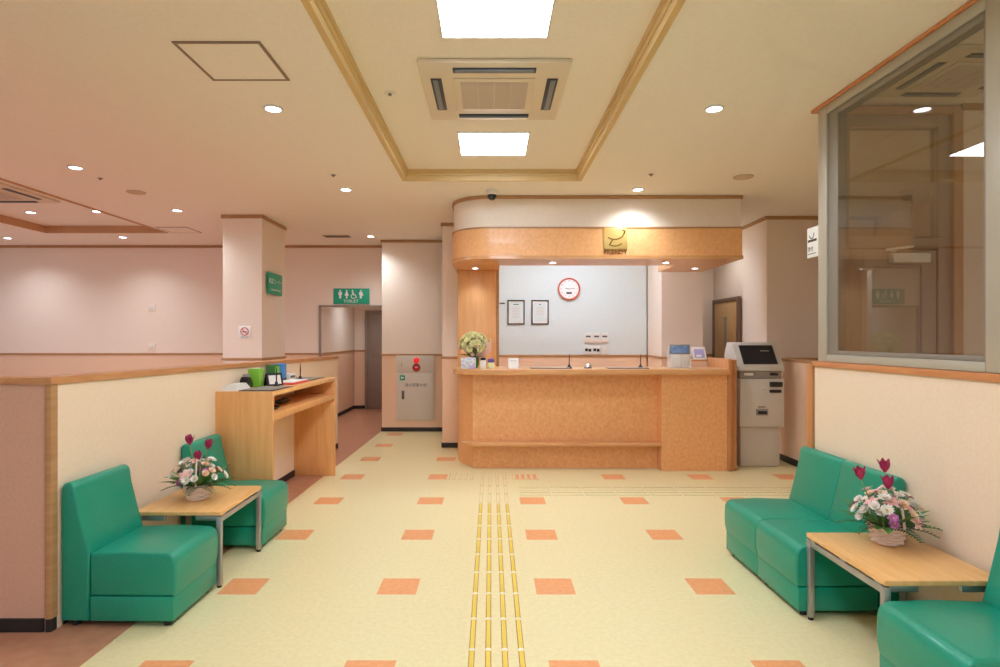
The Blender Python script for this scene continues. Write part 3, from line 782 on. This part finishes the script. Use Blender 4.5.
    MB().tube([(.03,-.02,.03), (.012,-.02,.055), (-.014,-.02,.05)], .004, 6).build('strap', 'machine_dark', t)
desk()

# ------------------------------------------------------------------ signs
def person_icon(m, x, z, s, y, skirt=False, mi=0):
    m.disc(x, z+.42*s, .11*s, y, mi, 16)
    if skirt:
        m.shape([(x-.09*s, z+.29*s), (x+.09*s, z+.29*s), (x+.25*s, z-.16*s), (x-.25*s, z-.16*s)], y, mi)
        m.shape([(x-.09*s, z-.16*s), (x-.01*s, z-.16*s), (x-.01*s, z-.5*s), (x-.09*s, z-.5*s)], y, mi); m.shape([(x+.01*s, z-.16*s), (x+.09*s, z-.16*s), (x+.09*s, z-.5*s), (x+.01*s, z-.5*s)], y, mi)
    else:
        m.shape([(x-.21*s, z+.29*s), (x+.21*s, z+.29*s), (x+.21*s, z-.08*s), (x+.13*s, z-.08*s), (x+.12*s, z-.5*s), (x+.01*s, z-.5*s), (x, z-.1*s), (x-.01*s, z-.5*s), (x-.12*s, z-.5*s), (x-.13*s, z-.08*s), (x-.21*s, z-.08*s)], y, mi)
    return m
sg = thing('toilet_sign', 'green TOILET sign with four white pictograms above the corridor opening', 'sign', (-2.27, 9.625, 2.12))
MB().box(-.292, .292, -.02, 0, -.125, .125, 0, .002).build('board', 'sign_green', sg)
yy = -.0205
a = person_icon(MB(), -.18, .03, .135, yy).build('pictogram', 'white_paint', sg); a['label'] = 'standing man pictogram'
a = person_icon(MB(), -.075, .03, .135, yy, True).build('pictogram', 'white_paint', sg); a['label'] = 'woman in a skirt pictogram'
m = MB().disc(.02, .088, .015, yy).bar((.02, .072), (.03, .02), .022, yy).bar((.028, .022), (.07, .018), .016, yy).bar((.066, .02), (.085, -.03), .014, yy).bar((.024, .048), (.055, .046), .01, yy).arc(.032, -.002, .034, .011, 1.9, 5.9, yy)
a = m.build('pictogram', 'white_paint', sg); a['label'] = 'wheelchair pictogram'
m = person_icon(MB(), .155, .03, .135, yy); m.disc(.185, .02, .012, yy-.001)
a = m.build('pictogram', 'white_paint', sg); a['label'] = 'person with a cross mark pictogram'
text('lettering', 'TOILET', .066, 'white_paint', sg, (-.005, yy, -.083), wide=1.15)

sg = thing('corner_sign', 'teal sign with Japanese lettering on the side of the left column', 'sign', (-2.788, 7.60, 2.13), PI/2)
MB().box(-.235, .235, -.02, -.0, -.135, .135, 0, .002).build('board', 'sign_green', sg)
text('lettering', '相談コーナー', .077, 'white_paint', sg, (0, -.0205, .025))
text('subtitle', 'Consultation Corner', .042, 'white_paint', sg, (0, -.0205, -.075))

sg = thing('no_smoking_sign', 'small white no smoking sign low on the left column', 'sign', (-3.02, 7.249, 1.51))
MB().box(-.075, .075, -.006, 0, -.075, .075, 0, .001).build('board', 'white_paint', sg)
MB().arc(0, .01, .046, .010, 0, 2*PI, -.0062, 0, 36).bar((-.033, .043), (.033, -.023), .009, -.0075).build('prohibition_ring', 'red_plastic', sg)
MB().bar((-.032, .006), (.022, .006), .011, -.0061).bar((.026, .006), (.034, .006), .011, -.0061).arc(.03, .028, .010, .004, 0, 2.5, -.0061).build('cigarette', 'grey_ink', sg)
MB().bar((-.045, -.058), (.045, -.058), .006, -.0061).build('printed_line', 'grey_ink', sg)

# notice hung on the far side of the screen's end post
sg = thing('notice_sign', 'white paper notice at the end post of the glazed screen', 'notice', (2.152, 3.945, 2.08), -PI/2)
MB().box(-.072, .072, -.003, 0, -.10, .10, 0, .0008).build('sheet', 'paper', sg)
MB().box(.06, .09, .0002, .006, -.02, .02).build('clip', 'alu', sg)
MB().arc(-.015, .055, .028, .007, -2.9, .2, -.0032).build('symbol', 'grey_ink', sg)
MB().box(-.06, .045, -.0042, -.003, .004, .02).build('black_bar', 'black_plastic', sg)
text('lettering', '受付', .034, 'grey_ink', sg, (-.03, -.0035, -.045))
MB().bar((-.06, -.075), (.04, -.075), .005, -.0032).build('printed_line', 'grey_ink', sg)

# ------------------------------------------------------------------ fire hose cabinet
def fire_cabinet():
    r = thing('fire_hose_cabinet', 'beige fire hose cabinet with red alarm set in the corridor wall', 'cabinet', (-1.165, 9.098, 0))
    MB().box(-.290, .290, -.022, 0, .175, 1.17, 0, .003).build('cabinet_frame', 'cabinet_grey', r)
    MB().box(-.265, .265, -.028, -.0225, .905, 1.15, 0, .002).build('upper_panel', 'cabinet_grey', r)
    d = MB().box(-.265, .265, -.030, -.0225, .22, .895, 0, .002).build('door', 'cabinet_grey', r)
    MB().box(-.205, -.165, -.038, -.0302, .50, .63, 0, .003).build('door_handle', 'grey_ink', d)
    MB().box(-.235, -.155, -.032, -.0302, .79, .87, 0, .001).build('hose_mark', 'sign_green', d)
    MB().bar((-.21, .81), (-.21, .85), .012, -.0322).bar((-.215, .83), (-.175, .83), .02, -.0322).build('hose_symbol', 'white_paint', d)
    text('lettering', '消火用散水栓', .062, 'grey_ink', d, (.01, -.0305, .715), wide=.92)
    lamp = MB(); b = bmesh.new(); bmesh.ops.create_uvsphere(b, u_segments=20, v_segments=12, radius=.045)
    for v in b.verts: v.co = Vector((v.co.x+.02, -.028+v.co.y*.7 if v.co.y < 0 else -.028, v.co.z+1.095))
    lamp.bm(b).build('alarm_lamp', 'alarm_red', r)
    m = MB()
    m.arc(.02, .985, .052, .020, 0, 2*PI, -.0285, 0, 32); 
    k = m.build('alarm_button', 'red_dark', r)
    MB().disc(.02, .985, .042, -.0287, 0, 28).build('button_face', 'red_plastic', k)
    MB().bar((0, .992), (.04, .992), .01, -.0302).build('button_text', 'white_paint', k)
    MB().box(-.21, -.20, -.031, -.0285, 1.0, 1.06, 0, .001).build('upper_latch', 'machine_dark', r)
M['alarm_red'] = mat('alarm_red', (228,30,34), .25, emit=.5)
fire_cabinet()

# ------------------------------------------------------------------ doors
def door(name, mt, w, h, frame='door_frame_brown', slit=False):
    f = MB().box(-w/2-.05, -w/2, -.05, .0, 0, h+.05, 0, .004).box(w/2, w/2+.05, -.05, .0, 0, h+.05, 0, .004).box(-w/2, w/2, -.05, .0, h, h+.05, 0, .004)
    o = struct(name, f, frame)
    l = MB().box(-w/2+.003, w/2-.003, -.035, -.002, .005, h-.004, 0, .003).build('door_leaf', mt, o)
    hb = MB().box(w/2-.10, w/2-.06, -.042, -.0355, .93, 1.09, 0, .003).tube([(w/2-.08, -.036, 1.01), (w/2-.08, -.085, 1.01), (w/2-.20, -.085, 1.01)], .009)
    hb.build('door_handle', 'steel', l)
    if slit:
        s = MB().box(-.05, .05, -.041, -.0355, .95, 1.75, 0, .003).build('slit_frame', 'alu_dark', l); MB().box(-.035, .035, -.0425, -.0412, .965, 1.735).build('slit_glass', 'slit_grey', s)
    return o
d = door('door_1', 'door_grey', .56, 1.95, 'door_grey'); d.location = (-2.23, 12.038, 0)
MB().box(-.20, -.06, -.041, -.0355, 1.05, 1.75, 0, .002).build('door_panel', 'door_grey', d)
d = door('door_2', 'door_beige', .82, 1.96, 'door_frame_brown', True); d.location = (3.404, 8.50, 0); d.rotation_euler = (0, 0, -PI/2)

# ------------------------------------------------------------------ office wall
YW = 8.618
c = thing('wall_clock', 'round white wall clock with an orange rim on the office wall', 'clock', (1.137, YW, 2.155))
m = MB(); vs = []
b = bmesh.new()
prof = [(.135, 0), (.162, 0), (.165, -.012), (.160, -.034), (.150, -.036), (.142, -.028), (.140, -.01)]
n = 48; mm = MB(); vs = []; fs = []
for i in range(n):
    a = 2*PI*i/n
    for rr, y in prof: vs.append((rr*math.cos(a), y, rr*math.sin(a)))
k = len(prof)
for i in range(n):
    q = (i+1) % n
    for j in range(k-1): fs.append((i*k+j, q*k+j, q*k+j+1, i*k+j+1))
mm.add(vs, fs).build('rim', 'clock_orange', c)
f = MB().prism([(.141*math.cos(2*PI*i/40), .141*math.sin(2*PI*i/40)) for i in range(40)], -.012, -.002, 'y').build('dial', 'white_paint', c)
for h in range(12):
    a = PI/2 - h*PI/6; text('numeral', str(h or 12), .026, 'grey_ink' if h % 3 else 'box_green_dark', f, (.116*math.cos(a), -.0125, .116*math.sin(a)))
MB().box(-.04, .04, -.0145, -.0125, -.075, -.045, 0, .001).build('digital_window', 'grey_ink', f)
MB().bar((-.055, .004), (.01, -.002), .008, -.0165).build('hour_hand', 'grey_ink', c); MB().bar((-.015, -.002), (.085, .008), .005, -.0185).build('minute_hand', 'grey_ink', c)
b.free()
def framed(x, z, label, rows, warm):
    c = thing('picture_frame', label, 'frame', (x, YW, z), 0, 'certificates on the office wall')
    m = MB(); w, h, t = .125, .178, .016
    m.box(-w, w, -.02, 0, h-t, h, 0, .003).box(-w, w, -.02, 0, -h, -h+t, 0, .003).box(-w, -w+t, -.02, 0, -h+t, h-t, 0, .003).box(w-t, w, -.02, 0, -h+t, h-t, 0, .003)
    m.build('frame', 'dark_frame', c)
    MB().box(-w+t, w-t, -.008, -.002, -h+t, h-t).build('mount', warm, c)
    s = MB().box(-w+t+.018, w-t-.018, -.0095, -.0081, -h+t+.03, h-t-.025).build('certificate', 'office_paper', c)
    q = MB()
    for k in range(rows): q.bar((-.06+.008*(k % 3), .075-k*.022), (.06-.012*(k % 2), .075-k*.022), .005, -.0096)
    q.build('printed_lines', 'speaker_grey', s)
    MB().bar((-.04 if rows > 6 else -.012, .115), (.04 if rows > 6 else .012, .115), .012, -.0096).build('title', 'box_green_dark' if rows > 6 else 'navy', s)
framed(.365, 1.815, 'dark framed certificate with green title, left of the pair', 8, 'certificate')
framed(.715, 1.815, 'dark framed certificate with plain white sheet, below left of the clock', 6, 'paper')
t = thing('coat_hook', 'short dark hook on the office wall left of the certificates', 'hook', (.175, YW, 1.945))
MB().box(-.05, .03, -.008, 0, -.006, .008, 0, .002).build('plate', 'dark_frame', t); MB().tube([(0, -.008, 0), (0, -.035, -.004), (0, -.04, .012)], .004, 8).build('peg', 'dark_frame', t)
for k, x in enumerate((1.415, 1.535, 1.655)):
    t = thing('thermostat', ('leftmost', 'middle', 'rightmost')[k] + ' thermostat in the row of three below the clock', 'thermostat', (x, YW, 1.445), 0, 'thermostats on the office wall')
    MB().box(-.054, .054, -.018, 0, -.075, .075, 0, .004).build('casing', 'white_plastic', t)
    MB().box(-.035, .035, -.0195, -.0182, .005, .03).build('display', 'grey_ink', t)
    MB().box(-.05, .05, -.0195, -.0182, -.065, -.05).build('lower_flap', 'petal_peach', t)
for k, x in enumerate((1.415, 1.535, 1.655)):
    t = thing('light_switch', ('leftmost switch plate with dark rockers below the thermostats', 'middle switch plate with dark rockers below the thermostats', 'small plain white switch plate at the right below the thermostats')[k], 'switch', (x, YW, 1.26 + (-.0 if k < 2 else -.005)), 0, 'switches on the office wall')
    w, h = (.055, .06) if k < 2 else (.036, .055)
    MB().box(-w, w, -.012, 0, -h, h, 0, .003).build('plate', 'white_plastic', t)
    if k < 2:
        MB().box(-.045, -.004, -.017, -.0122, -.012, .028, 0, .002).build('rocker', 'black_plastic', t); MB().box(.004, .045, -.017, -.0122, -.018, .022, 0, .002).build('rocker', 'black_plastic', t)
    else: MB().box(-.015, .015, -.016, -.0122, -.025, .025, 0, .002).build('rocker', 'white_plastic', t)
# plates on the back left wall
for z, lb in ((1.93, 'upper white wall plate on the back left wall'), (1.295, 'lower white wall plate just above the rail on the back left wall')):
    t = thing('wall_plate', lb, 'switch', (-5.52, 9.628, z), 0, 'plates on the back left wall')
    MB().box(-.06, .06, -.010, 0, -.06, .06, 0, .003).build('plate', 'wall_paper', t); MB().box(-.02, .02, -.014, -.0102, -.03, .03, 0, .002).build('rocker', 'office_paper', t)
t = thing('rail_bracket', 'small bracket at the right end of the toilet opening rail', 'bracket', (-1.745, 9.598, 1.955))
MB().box(-.04, .04, -.03, 0, -.03, .02, 0, .004).build('housing', 'door_grey', t); MB().cyl((0, -.015), .012, -.05, -.0302, n=12).build('roller', 'machine_dark', t)

# ------------------------------------------------------------------ ceiling fittings
def aircon(loc, label, half=.445, slots=True):
    r = thing('ceiling_air_conditioner', label, 'air conditioner', loc, 0, 'ceiling air conditioners')
    h = half; z = 0
    MB().box(-h, h, -h, h, -.028, 0, 0, .008).build('casing', 'ac_plastic', r)
    g = MB().box(-h*.56, h*.56, -h*.56, h*.56, -.036, -.0285, 0, .004).build('grille_frame', 'ac_plastic', r)
    m = MB().box(-h*.47, h*.47, -h*.47, h*.47, -.0385, -.0362)
    for k in range(24):
        y = -h*.45 + h*.9*k/23; m.box(-h*.465, h*.465, y-.003, y+.003, -.041, -.0386)
    m.build('intake_grille', 'ac_grille', g)
    MB().box(-h*.235, -h*.225, -h*.47, h*.47, -.043, -.0386).box(h*.225, h*.235, -h*.47, h*.47, -.043, -.0386).box(-.003, .003, -h*.47, h*.47, -.043, -.0386).build('grille_bars', 'ac_plastic', g)
    for k in range(4):
        a = k*PI/2; c, s = math.cos(a), math.sin(a); T = Matrix(((c, -s, 0, 0), (s, c, 0, 0), (0, 0, 1, 0), (0, 0, 0, 1)))
        o = MB().box(-h*.55, h*.55, h*.72, h*.87, -.032, -.0282, 0, .002, mtx=T).build('air_outlet', 'ac_slot', r)
        MB().box(-h*.52, h*.52, h*.77, h*.84, -.040, -.0322, 0, .002, mtx=T).build('vane', 'ac_vane', o)
    return r
aircon((.02, 3.82, REC-.001), 'square ceiling air conditioner between the two bright ceiling panels')
aircon((-5.47, 6.45, REC-.001), 'square ceiling air conditioner in the recess of the left waiting area')
aircon((2.67, 3.34, CEIL-.001), 'square ceiling air conditioner behind the glazed screen', .31)

def panel_light(x, y, s, label, seen=True):
    r = thing('ceiling_panel_light', label, 'ceiling light', (x, y, (CEIL if x > 2 else REC)-.001), 0, 'square ceiling panel lights')
    m = MB(); h = s/2
    m.box(-h-.012, h+.012, h, h+.012, -.012, 0).box(-h-.012, h+.012, -h-.012, -h, -.012, 0).box(-h-.012, -h, -h, h, -.012, 0).box(h, h+.012, -h, h, -.012, 0)
    m.build('frame', 'white_plastic', r); MB().box(-h+.001, h-.001, -h+.001, h-.001, -.009, -.002).build('diffuser', 'glow', r)
    return r
panel_light(.02, 4.86, .545, 'bright square ceiling panel between air conditioner and reception canopy')
panel_light(.02, 2.85, .545, 'bright square ceiling panel cut off by the top of the picture')
panel_light(.02, .9, .58, 'square ceiling panel nearer the entrance, out of the picture')
panel_light(.02, -1.1, .58, 'square ceiling panel at the entrance, out of the picture')
panel_light(-5.45, 4.4, .9, 'square ceiling panel in the left waiting area, out of the picture')

def downlight(x, y, z, label, energy=24, r=.064, spot=140, col=(.86,.95,1.02), group='round ceiling downlights'):
    t = thing('downlight', label, 'ceiling light', (x, y, z-.0008), 0, group)
    MB().lathe([(r*.74, -.002), (r*.76, -.010), (r*.95, -.012), (r, -.008), (r, 0), (r*.72, 0)], n=32).build('trim_ring', 'white_plastic', t)
    MB().lathe([(0, -.006), (r*.735, -.006), (r*.735, -.001), (0, -.001)], n=28).build('lamp_lens', 'lamp_disc', t)
    if energy:
        l = bpy.data.lights.new('downlight_beam', 'SPOT'); l.energy = energy; l.spot_size = math.radians(spot); l.spot_blend = 1.0; l.shadow_soft_size = .04; l.color = col
        o = bpy.data.objects.new('downlight_beam', l); C.objects.link(o); o.parent = t; o.location = (0, 0, -.02)
    return t
downlight(-1.43, 3.88, CEIL, 'round downlight in front of the square access hatch')
downlight(1.465, 3.88, CEIL, 'round downlight on the right near the glazed screen')
downlight(-1.47, 5.99, CEIL, 'round downlight left of the recess back corner', 40)
downlight(1.49, 5.99, CEIL, 'round downlight that throws a bright pool on the canopy front', 42)
downlight(-3.67, 5.22, CEIL, 'round downlight on the left beside the round speaker', 50)
downlight(-3.70, 6.97, CEIL, 'round downlight in front of the left column', 50)
downlight(-5.50, 8.83, CEIL, 'round downlight close to the back left wall, right one', 50)
downlight(-7.28, 8.90, CEIL, 'round downlight close to the back left wall at the picture edge', 50)
downlight(-1.78, 8.75, CEIL, 'round downlight near the fire hose cabinet', 48)
downlight(-4.96, 7.44, REC, 'round downlight at the right inside the left recess', 50)
downlight(-5.84, 7.50, REC, 'round downlight at the left inside the left recess', 50)
panel_light(2.95, -.2, .58, 'added fill panel on the vestibule ceiling behind the screen, out of view')  # added to brighten the vestibule seen through the glass, no known fitting
downlight(-2.2, 10.9, 2.5, 'round downlight in the toilet corridor', 40)
downlight(2.95, 8.15, CEIL, 'added fill downlight in the side corridor, hidden behind the canopy', 20)  # added to lift the dim corridor and its door, no visible fitting
ZK = 2.2765
downlight(.68, 6.52, ZK, 'small downlight under the canopy front above the certificates', 9, .045, 120, group='canopy downlights')
downlight(1.93, 6.52, ZK, 'small downlight under the canopy front near its right end', 9, .045, 120, group='canopy downlights')
downlight(-.19, 7.05, ZK, 'small downlight under the canopy above the counter bouquet', 9, .045, 120, group='canopy downlights')
downlight(2.43, 7.05, ZK, 'small downlight under the canopy beside the kiosk', 9, .045, 120, group='canopy downlights')
# office lighting behind the canopy
r = thing('office_ceiling_light', 'office ceiling light hidden behind the canopy', 'ceiling light', (1.1, 7.55, CEIL-.001))
MB().box(-.62, .62, -.16, -.14, -.02, 0).box(-.62, .62, .14, .16, -.02, 0).box(-.62, -.60, -.14, .14, -.02, 0).box(.60, .62, -.14, .14, -.02, 0).build('frame', 'white_plastic', r)
M['office_glow'] = mat('office_glow', (214,232,255), .5, emit=30)
MB().box(-.598, .598, -.138, .138, -.014, -.003).build('diffuser', 'office_glow', r)

# access hatches, speakers, detectors, vent, camera
def hatch(x, y, s, label, w=.016):
    t = thing('ceiling_access_hatch', label, 'hatch', (x, y, CEIL-.001), 0, 'ceiling access hatches'); h = s/2; m = MB()
    m.box(-h, h, h-w, h, -.006, 0).box(-h, h, -h, -h+w, -.006, 0).box(-h, -h+w, -h+w, h-w, -.006, 0).box(h-w, h, -h+w, h-w, -.006, 0)
    m.build('rim', 'hatch_line', t); MB().box(-h+w+.001, h-w-.001, -h+w+.001, h-w-.001, -.004, 0).build('cover', 'ceiling_paper', t)
    MB().box(-.02, .02, -h+.002, -h+w-.002, -.008, -.0062).build('latch', 'machine_dark', t)
hatch(-1.40, 3.23, .45, 'square access hatch in the ceiling above the left chairs')
hatch(-4.35, 8.25, .42, 'faint access hatch in the ceiling by the left column', .006)
for x, y, lb in ((-3.67, 6.11, 'flat round ceiling speaker on the left between downlights'), (2.36, 5.53, 'flat round ceiling speaker to the right of the canopy')):
    t = thing('ceiling_speaker', lb, 'speaker', (x, y, CEIL-.001), 0, 'round ceiling speakers')
    MB().lathe([(.075, -.006), (.088, -.008), (.092, 0), (.0, 0)], n=32).build('rim', 'speaker_grey', t); MB().lathe([(0, -.009), (.05, -.008), (.0745, -.004), (.0745, -.001)], n=32).build('mesh_cover', 'speaker_grey', t)
def sprinkler(x, y, z, lb, big=1):
    t = thing('ceiling_sprinkler', lb, 'sprinkler', (x, y, z-.001), 0, 'small ceiling sprinkler heads')
    MB().lathe([(.0, -.004), (.022*big, -.004), (.026*big, 0), (0, 0)], n=20).build('flange', 'machine_dark' if big == 1 else 'white_plastic', t)
    MB().lathe([(0, -.018), (.008*big, -.016), (.008*big, -.0045), (0, -.0045)], n=14).build('head', 'grey_ink' if big == 1 else 'machine_dark', t)
sprinkler(-3.69, 5.58, CEIL, 'dark sprinkler head between the left downlight and speaker')
sprinkler(-1.46, 5.47, CEIL, 'dark sprinkler head left of the recess edge')
sprinkler(1.475, 5.45, CEIL, 'dark sprinkler head right of the recess near the canopy')
sprinkler(-.66, 3.86, REC, 'white sprinkler head in the recess left of the air conditioner', 1.5)
t = thing('ceiling_vent', 'narrow slotted ceiling vent in front of the toilet corridor', 'vent', (-2.28, 8.75, CEIL-.001))
MB().box(-.2, .2, -.10, .10, -.006, 0, 0, .002).build('vent_frame', 'speaker_grey', t)
for k in range(4): MB().box(-.18, .18, -.075+k*.045, -.055+k*.045, -.009, -.0062).build('slot', 'ac_slot', t)
t = thing('ceiling_security_camera', 'white dome security camera on the ceiling before the canopy', 'camera', (.01, 6.02, CEIL-.001))
MB().lathe([(0, 0), (.062, 0), (.066, -.012), (.062, -.045), (.052, -.052), (0, -.052)], n=32).build('housing', 'white_plastic', t)
b = bmesh.new(); bmesh.ops.create_uvsphere(b, u_segments=28, v_segments=16, radius=.048)
for v in b.verts: v.co.z = min(v.co.z, .004)-.058
dm_ = MB().bm(b).build('dome', 'screen', t)
MB().lathe([(0, -.112), (.010, -.111), (.012, -.103), (0, -.103)], n=14).build('lens', 'chrome', dm_)

# ------------------------------------------------------------------ tactile floor strips
def strip(name, label, group, mats, x0, y0, dx, dy, n, pitch, wid):
    r = thing(name, label, 'tactile strip', (x0, y0, .0003), 0, group)
    for k in range(n):
        cx, cy = dx*pitch*k, dy*pitch*k; L = pitch-.022
        if dy: b = MB().box(-wid/2, wid/2, cy+.011, cy+.011+L, .002, .006, 0, .0018); e = MB().box(-wid/2-.003, wid/2+.003, cy+.010, cy+.012+L, 0, .0019)
        else: b = MB().box(cx+.011, cx+.011+L, -wid/2, wid/2, .002, .006, 0, .0018); e = MB().box(cx+.010, cx+.012+L, -wid/2-.003, wid/2+.003, 0, .0019)
        o = b.build('bar', mats[0], r); e.build('bar_edge', mats[1], o)
        c = MB().lathe([(0, .007), (.010, .0065), (.015, .004), (.016, 0), (0, 0)], (cx, cy, 0), n=16); 
        if mats[2]: c.build('connector', mats[2], r)
order = ('leftmost', 'second from left', 'third from left', 'rightmost')
for k, x in enumerate((-.088, -.0125, .0635, .139)):
    strip('tactile_guide_strip', f'{order[k]} of the four yellow tactile strips leading to the counter', 'yellow tactile strips', ('tactile_yellow', 'tactile_edge', 'tactile_white'), x, 2.124, 0, 1, 10, .30, .021)
    strip('tactile_guide_strip', f'{order[k]} of four cream tactile strips between yellow strips and counter', 'cream tactile strips', ('tactile_cream', 'tactile_line', None), x, 5.14, 0, 1, 4, .30, .024)
ro = ('front', 'second', 'third', 'back')
for k in range(4):
    strip('tactile_guide_strip', f'{ro[k]} row of the cream tactile strips running right toward the kiosk', 'cream tactile cross strips', ('tactile_cream', 'tactile_line', None), .26, 5.42+.09*k, 1, 0, 9, .30, .024)
for x0, lb in ((-.47, 'cream ribbed tactile pad at the left end of the counter front'), (.21, 'cream ribbed tactile pad in front of the counter middle')):
    r = thing('tactile_pad', lb, 'tactile pad', (x0, 6.0, .0003), 0, 'cream tactile pads')
    for k in range(5): 
        o = MB().box(.03+k*.06-.011, .03+k*.06+.011, 0, .30, .002, .006, 0, .0015).build('rib', 'tactile_cream', r); MB().box(.03+k*.06-.014, .03+k*.06+.014, 0, .30, 0, .0019).build('rib_edge', 'tactile_line', o)

# ------------------------------------------------------------------ camera, world, view
cam = bpy.data.cameras.new('camera'); co = bpy.data.objects.new('camera', cam); C.objects.link(co)
co.location = (0, 0, 1.44); co.rotation_euler = (PI/2, 0, 0)
cam.sensor_width = 36; cam.lens = 591/1000*36; cam.shift_x = .009; cam.shift_y = .0045; cam.clip_start = .05
S.camera = co
w = bpy.data.worlds.new('world'); S.world = w; w.use_nodes = True
w.node_tree.nodes['Background'].inputs[0].default_value = (.80, .92, 1.1, 1); w.node_tree.nodes['Background'].inputs[1].default_value = .6
S.view_settings.view_transform = 'Standard'; S.view_settings.look = 'None'; S.view_settings.gamma = 1; S.view_settings.use_curve_mapping = False
S.view_settings.exposure = .15
S.cycles.max_bounces = 10; S.cycles.diffuse_bounces = 6; S.cycles.transparent_max_bounces = 12
S.cycles.use_denoising = True; S.cycles.sample_clamp_indirect = 4
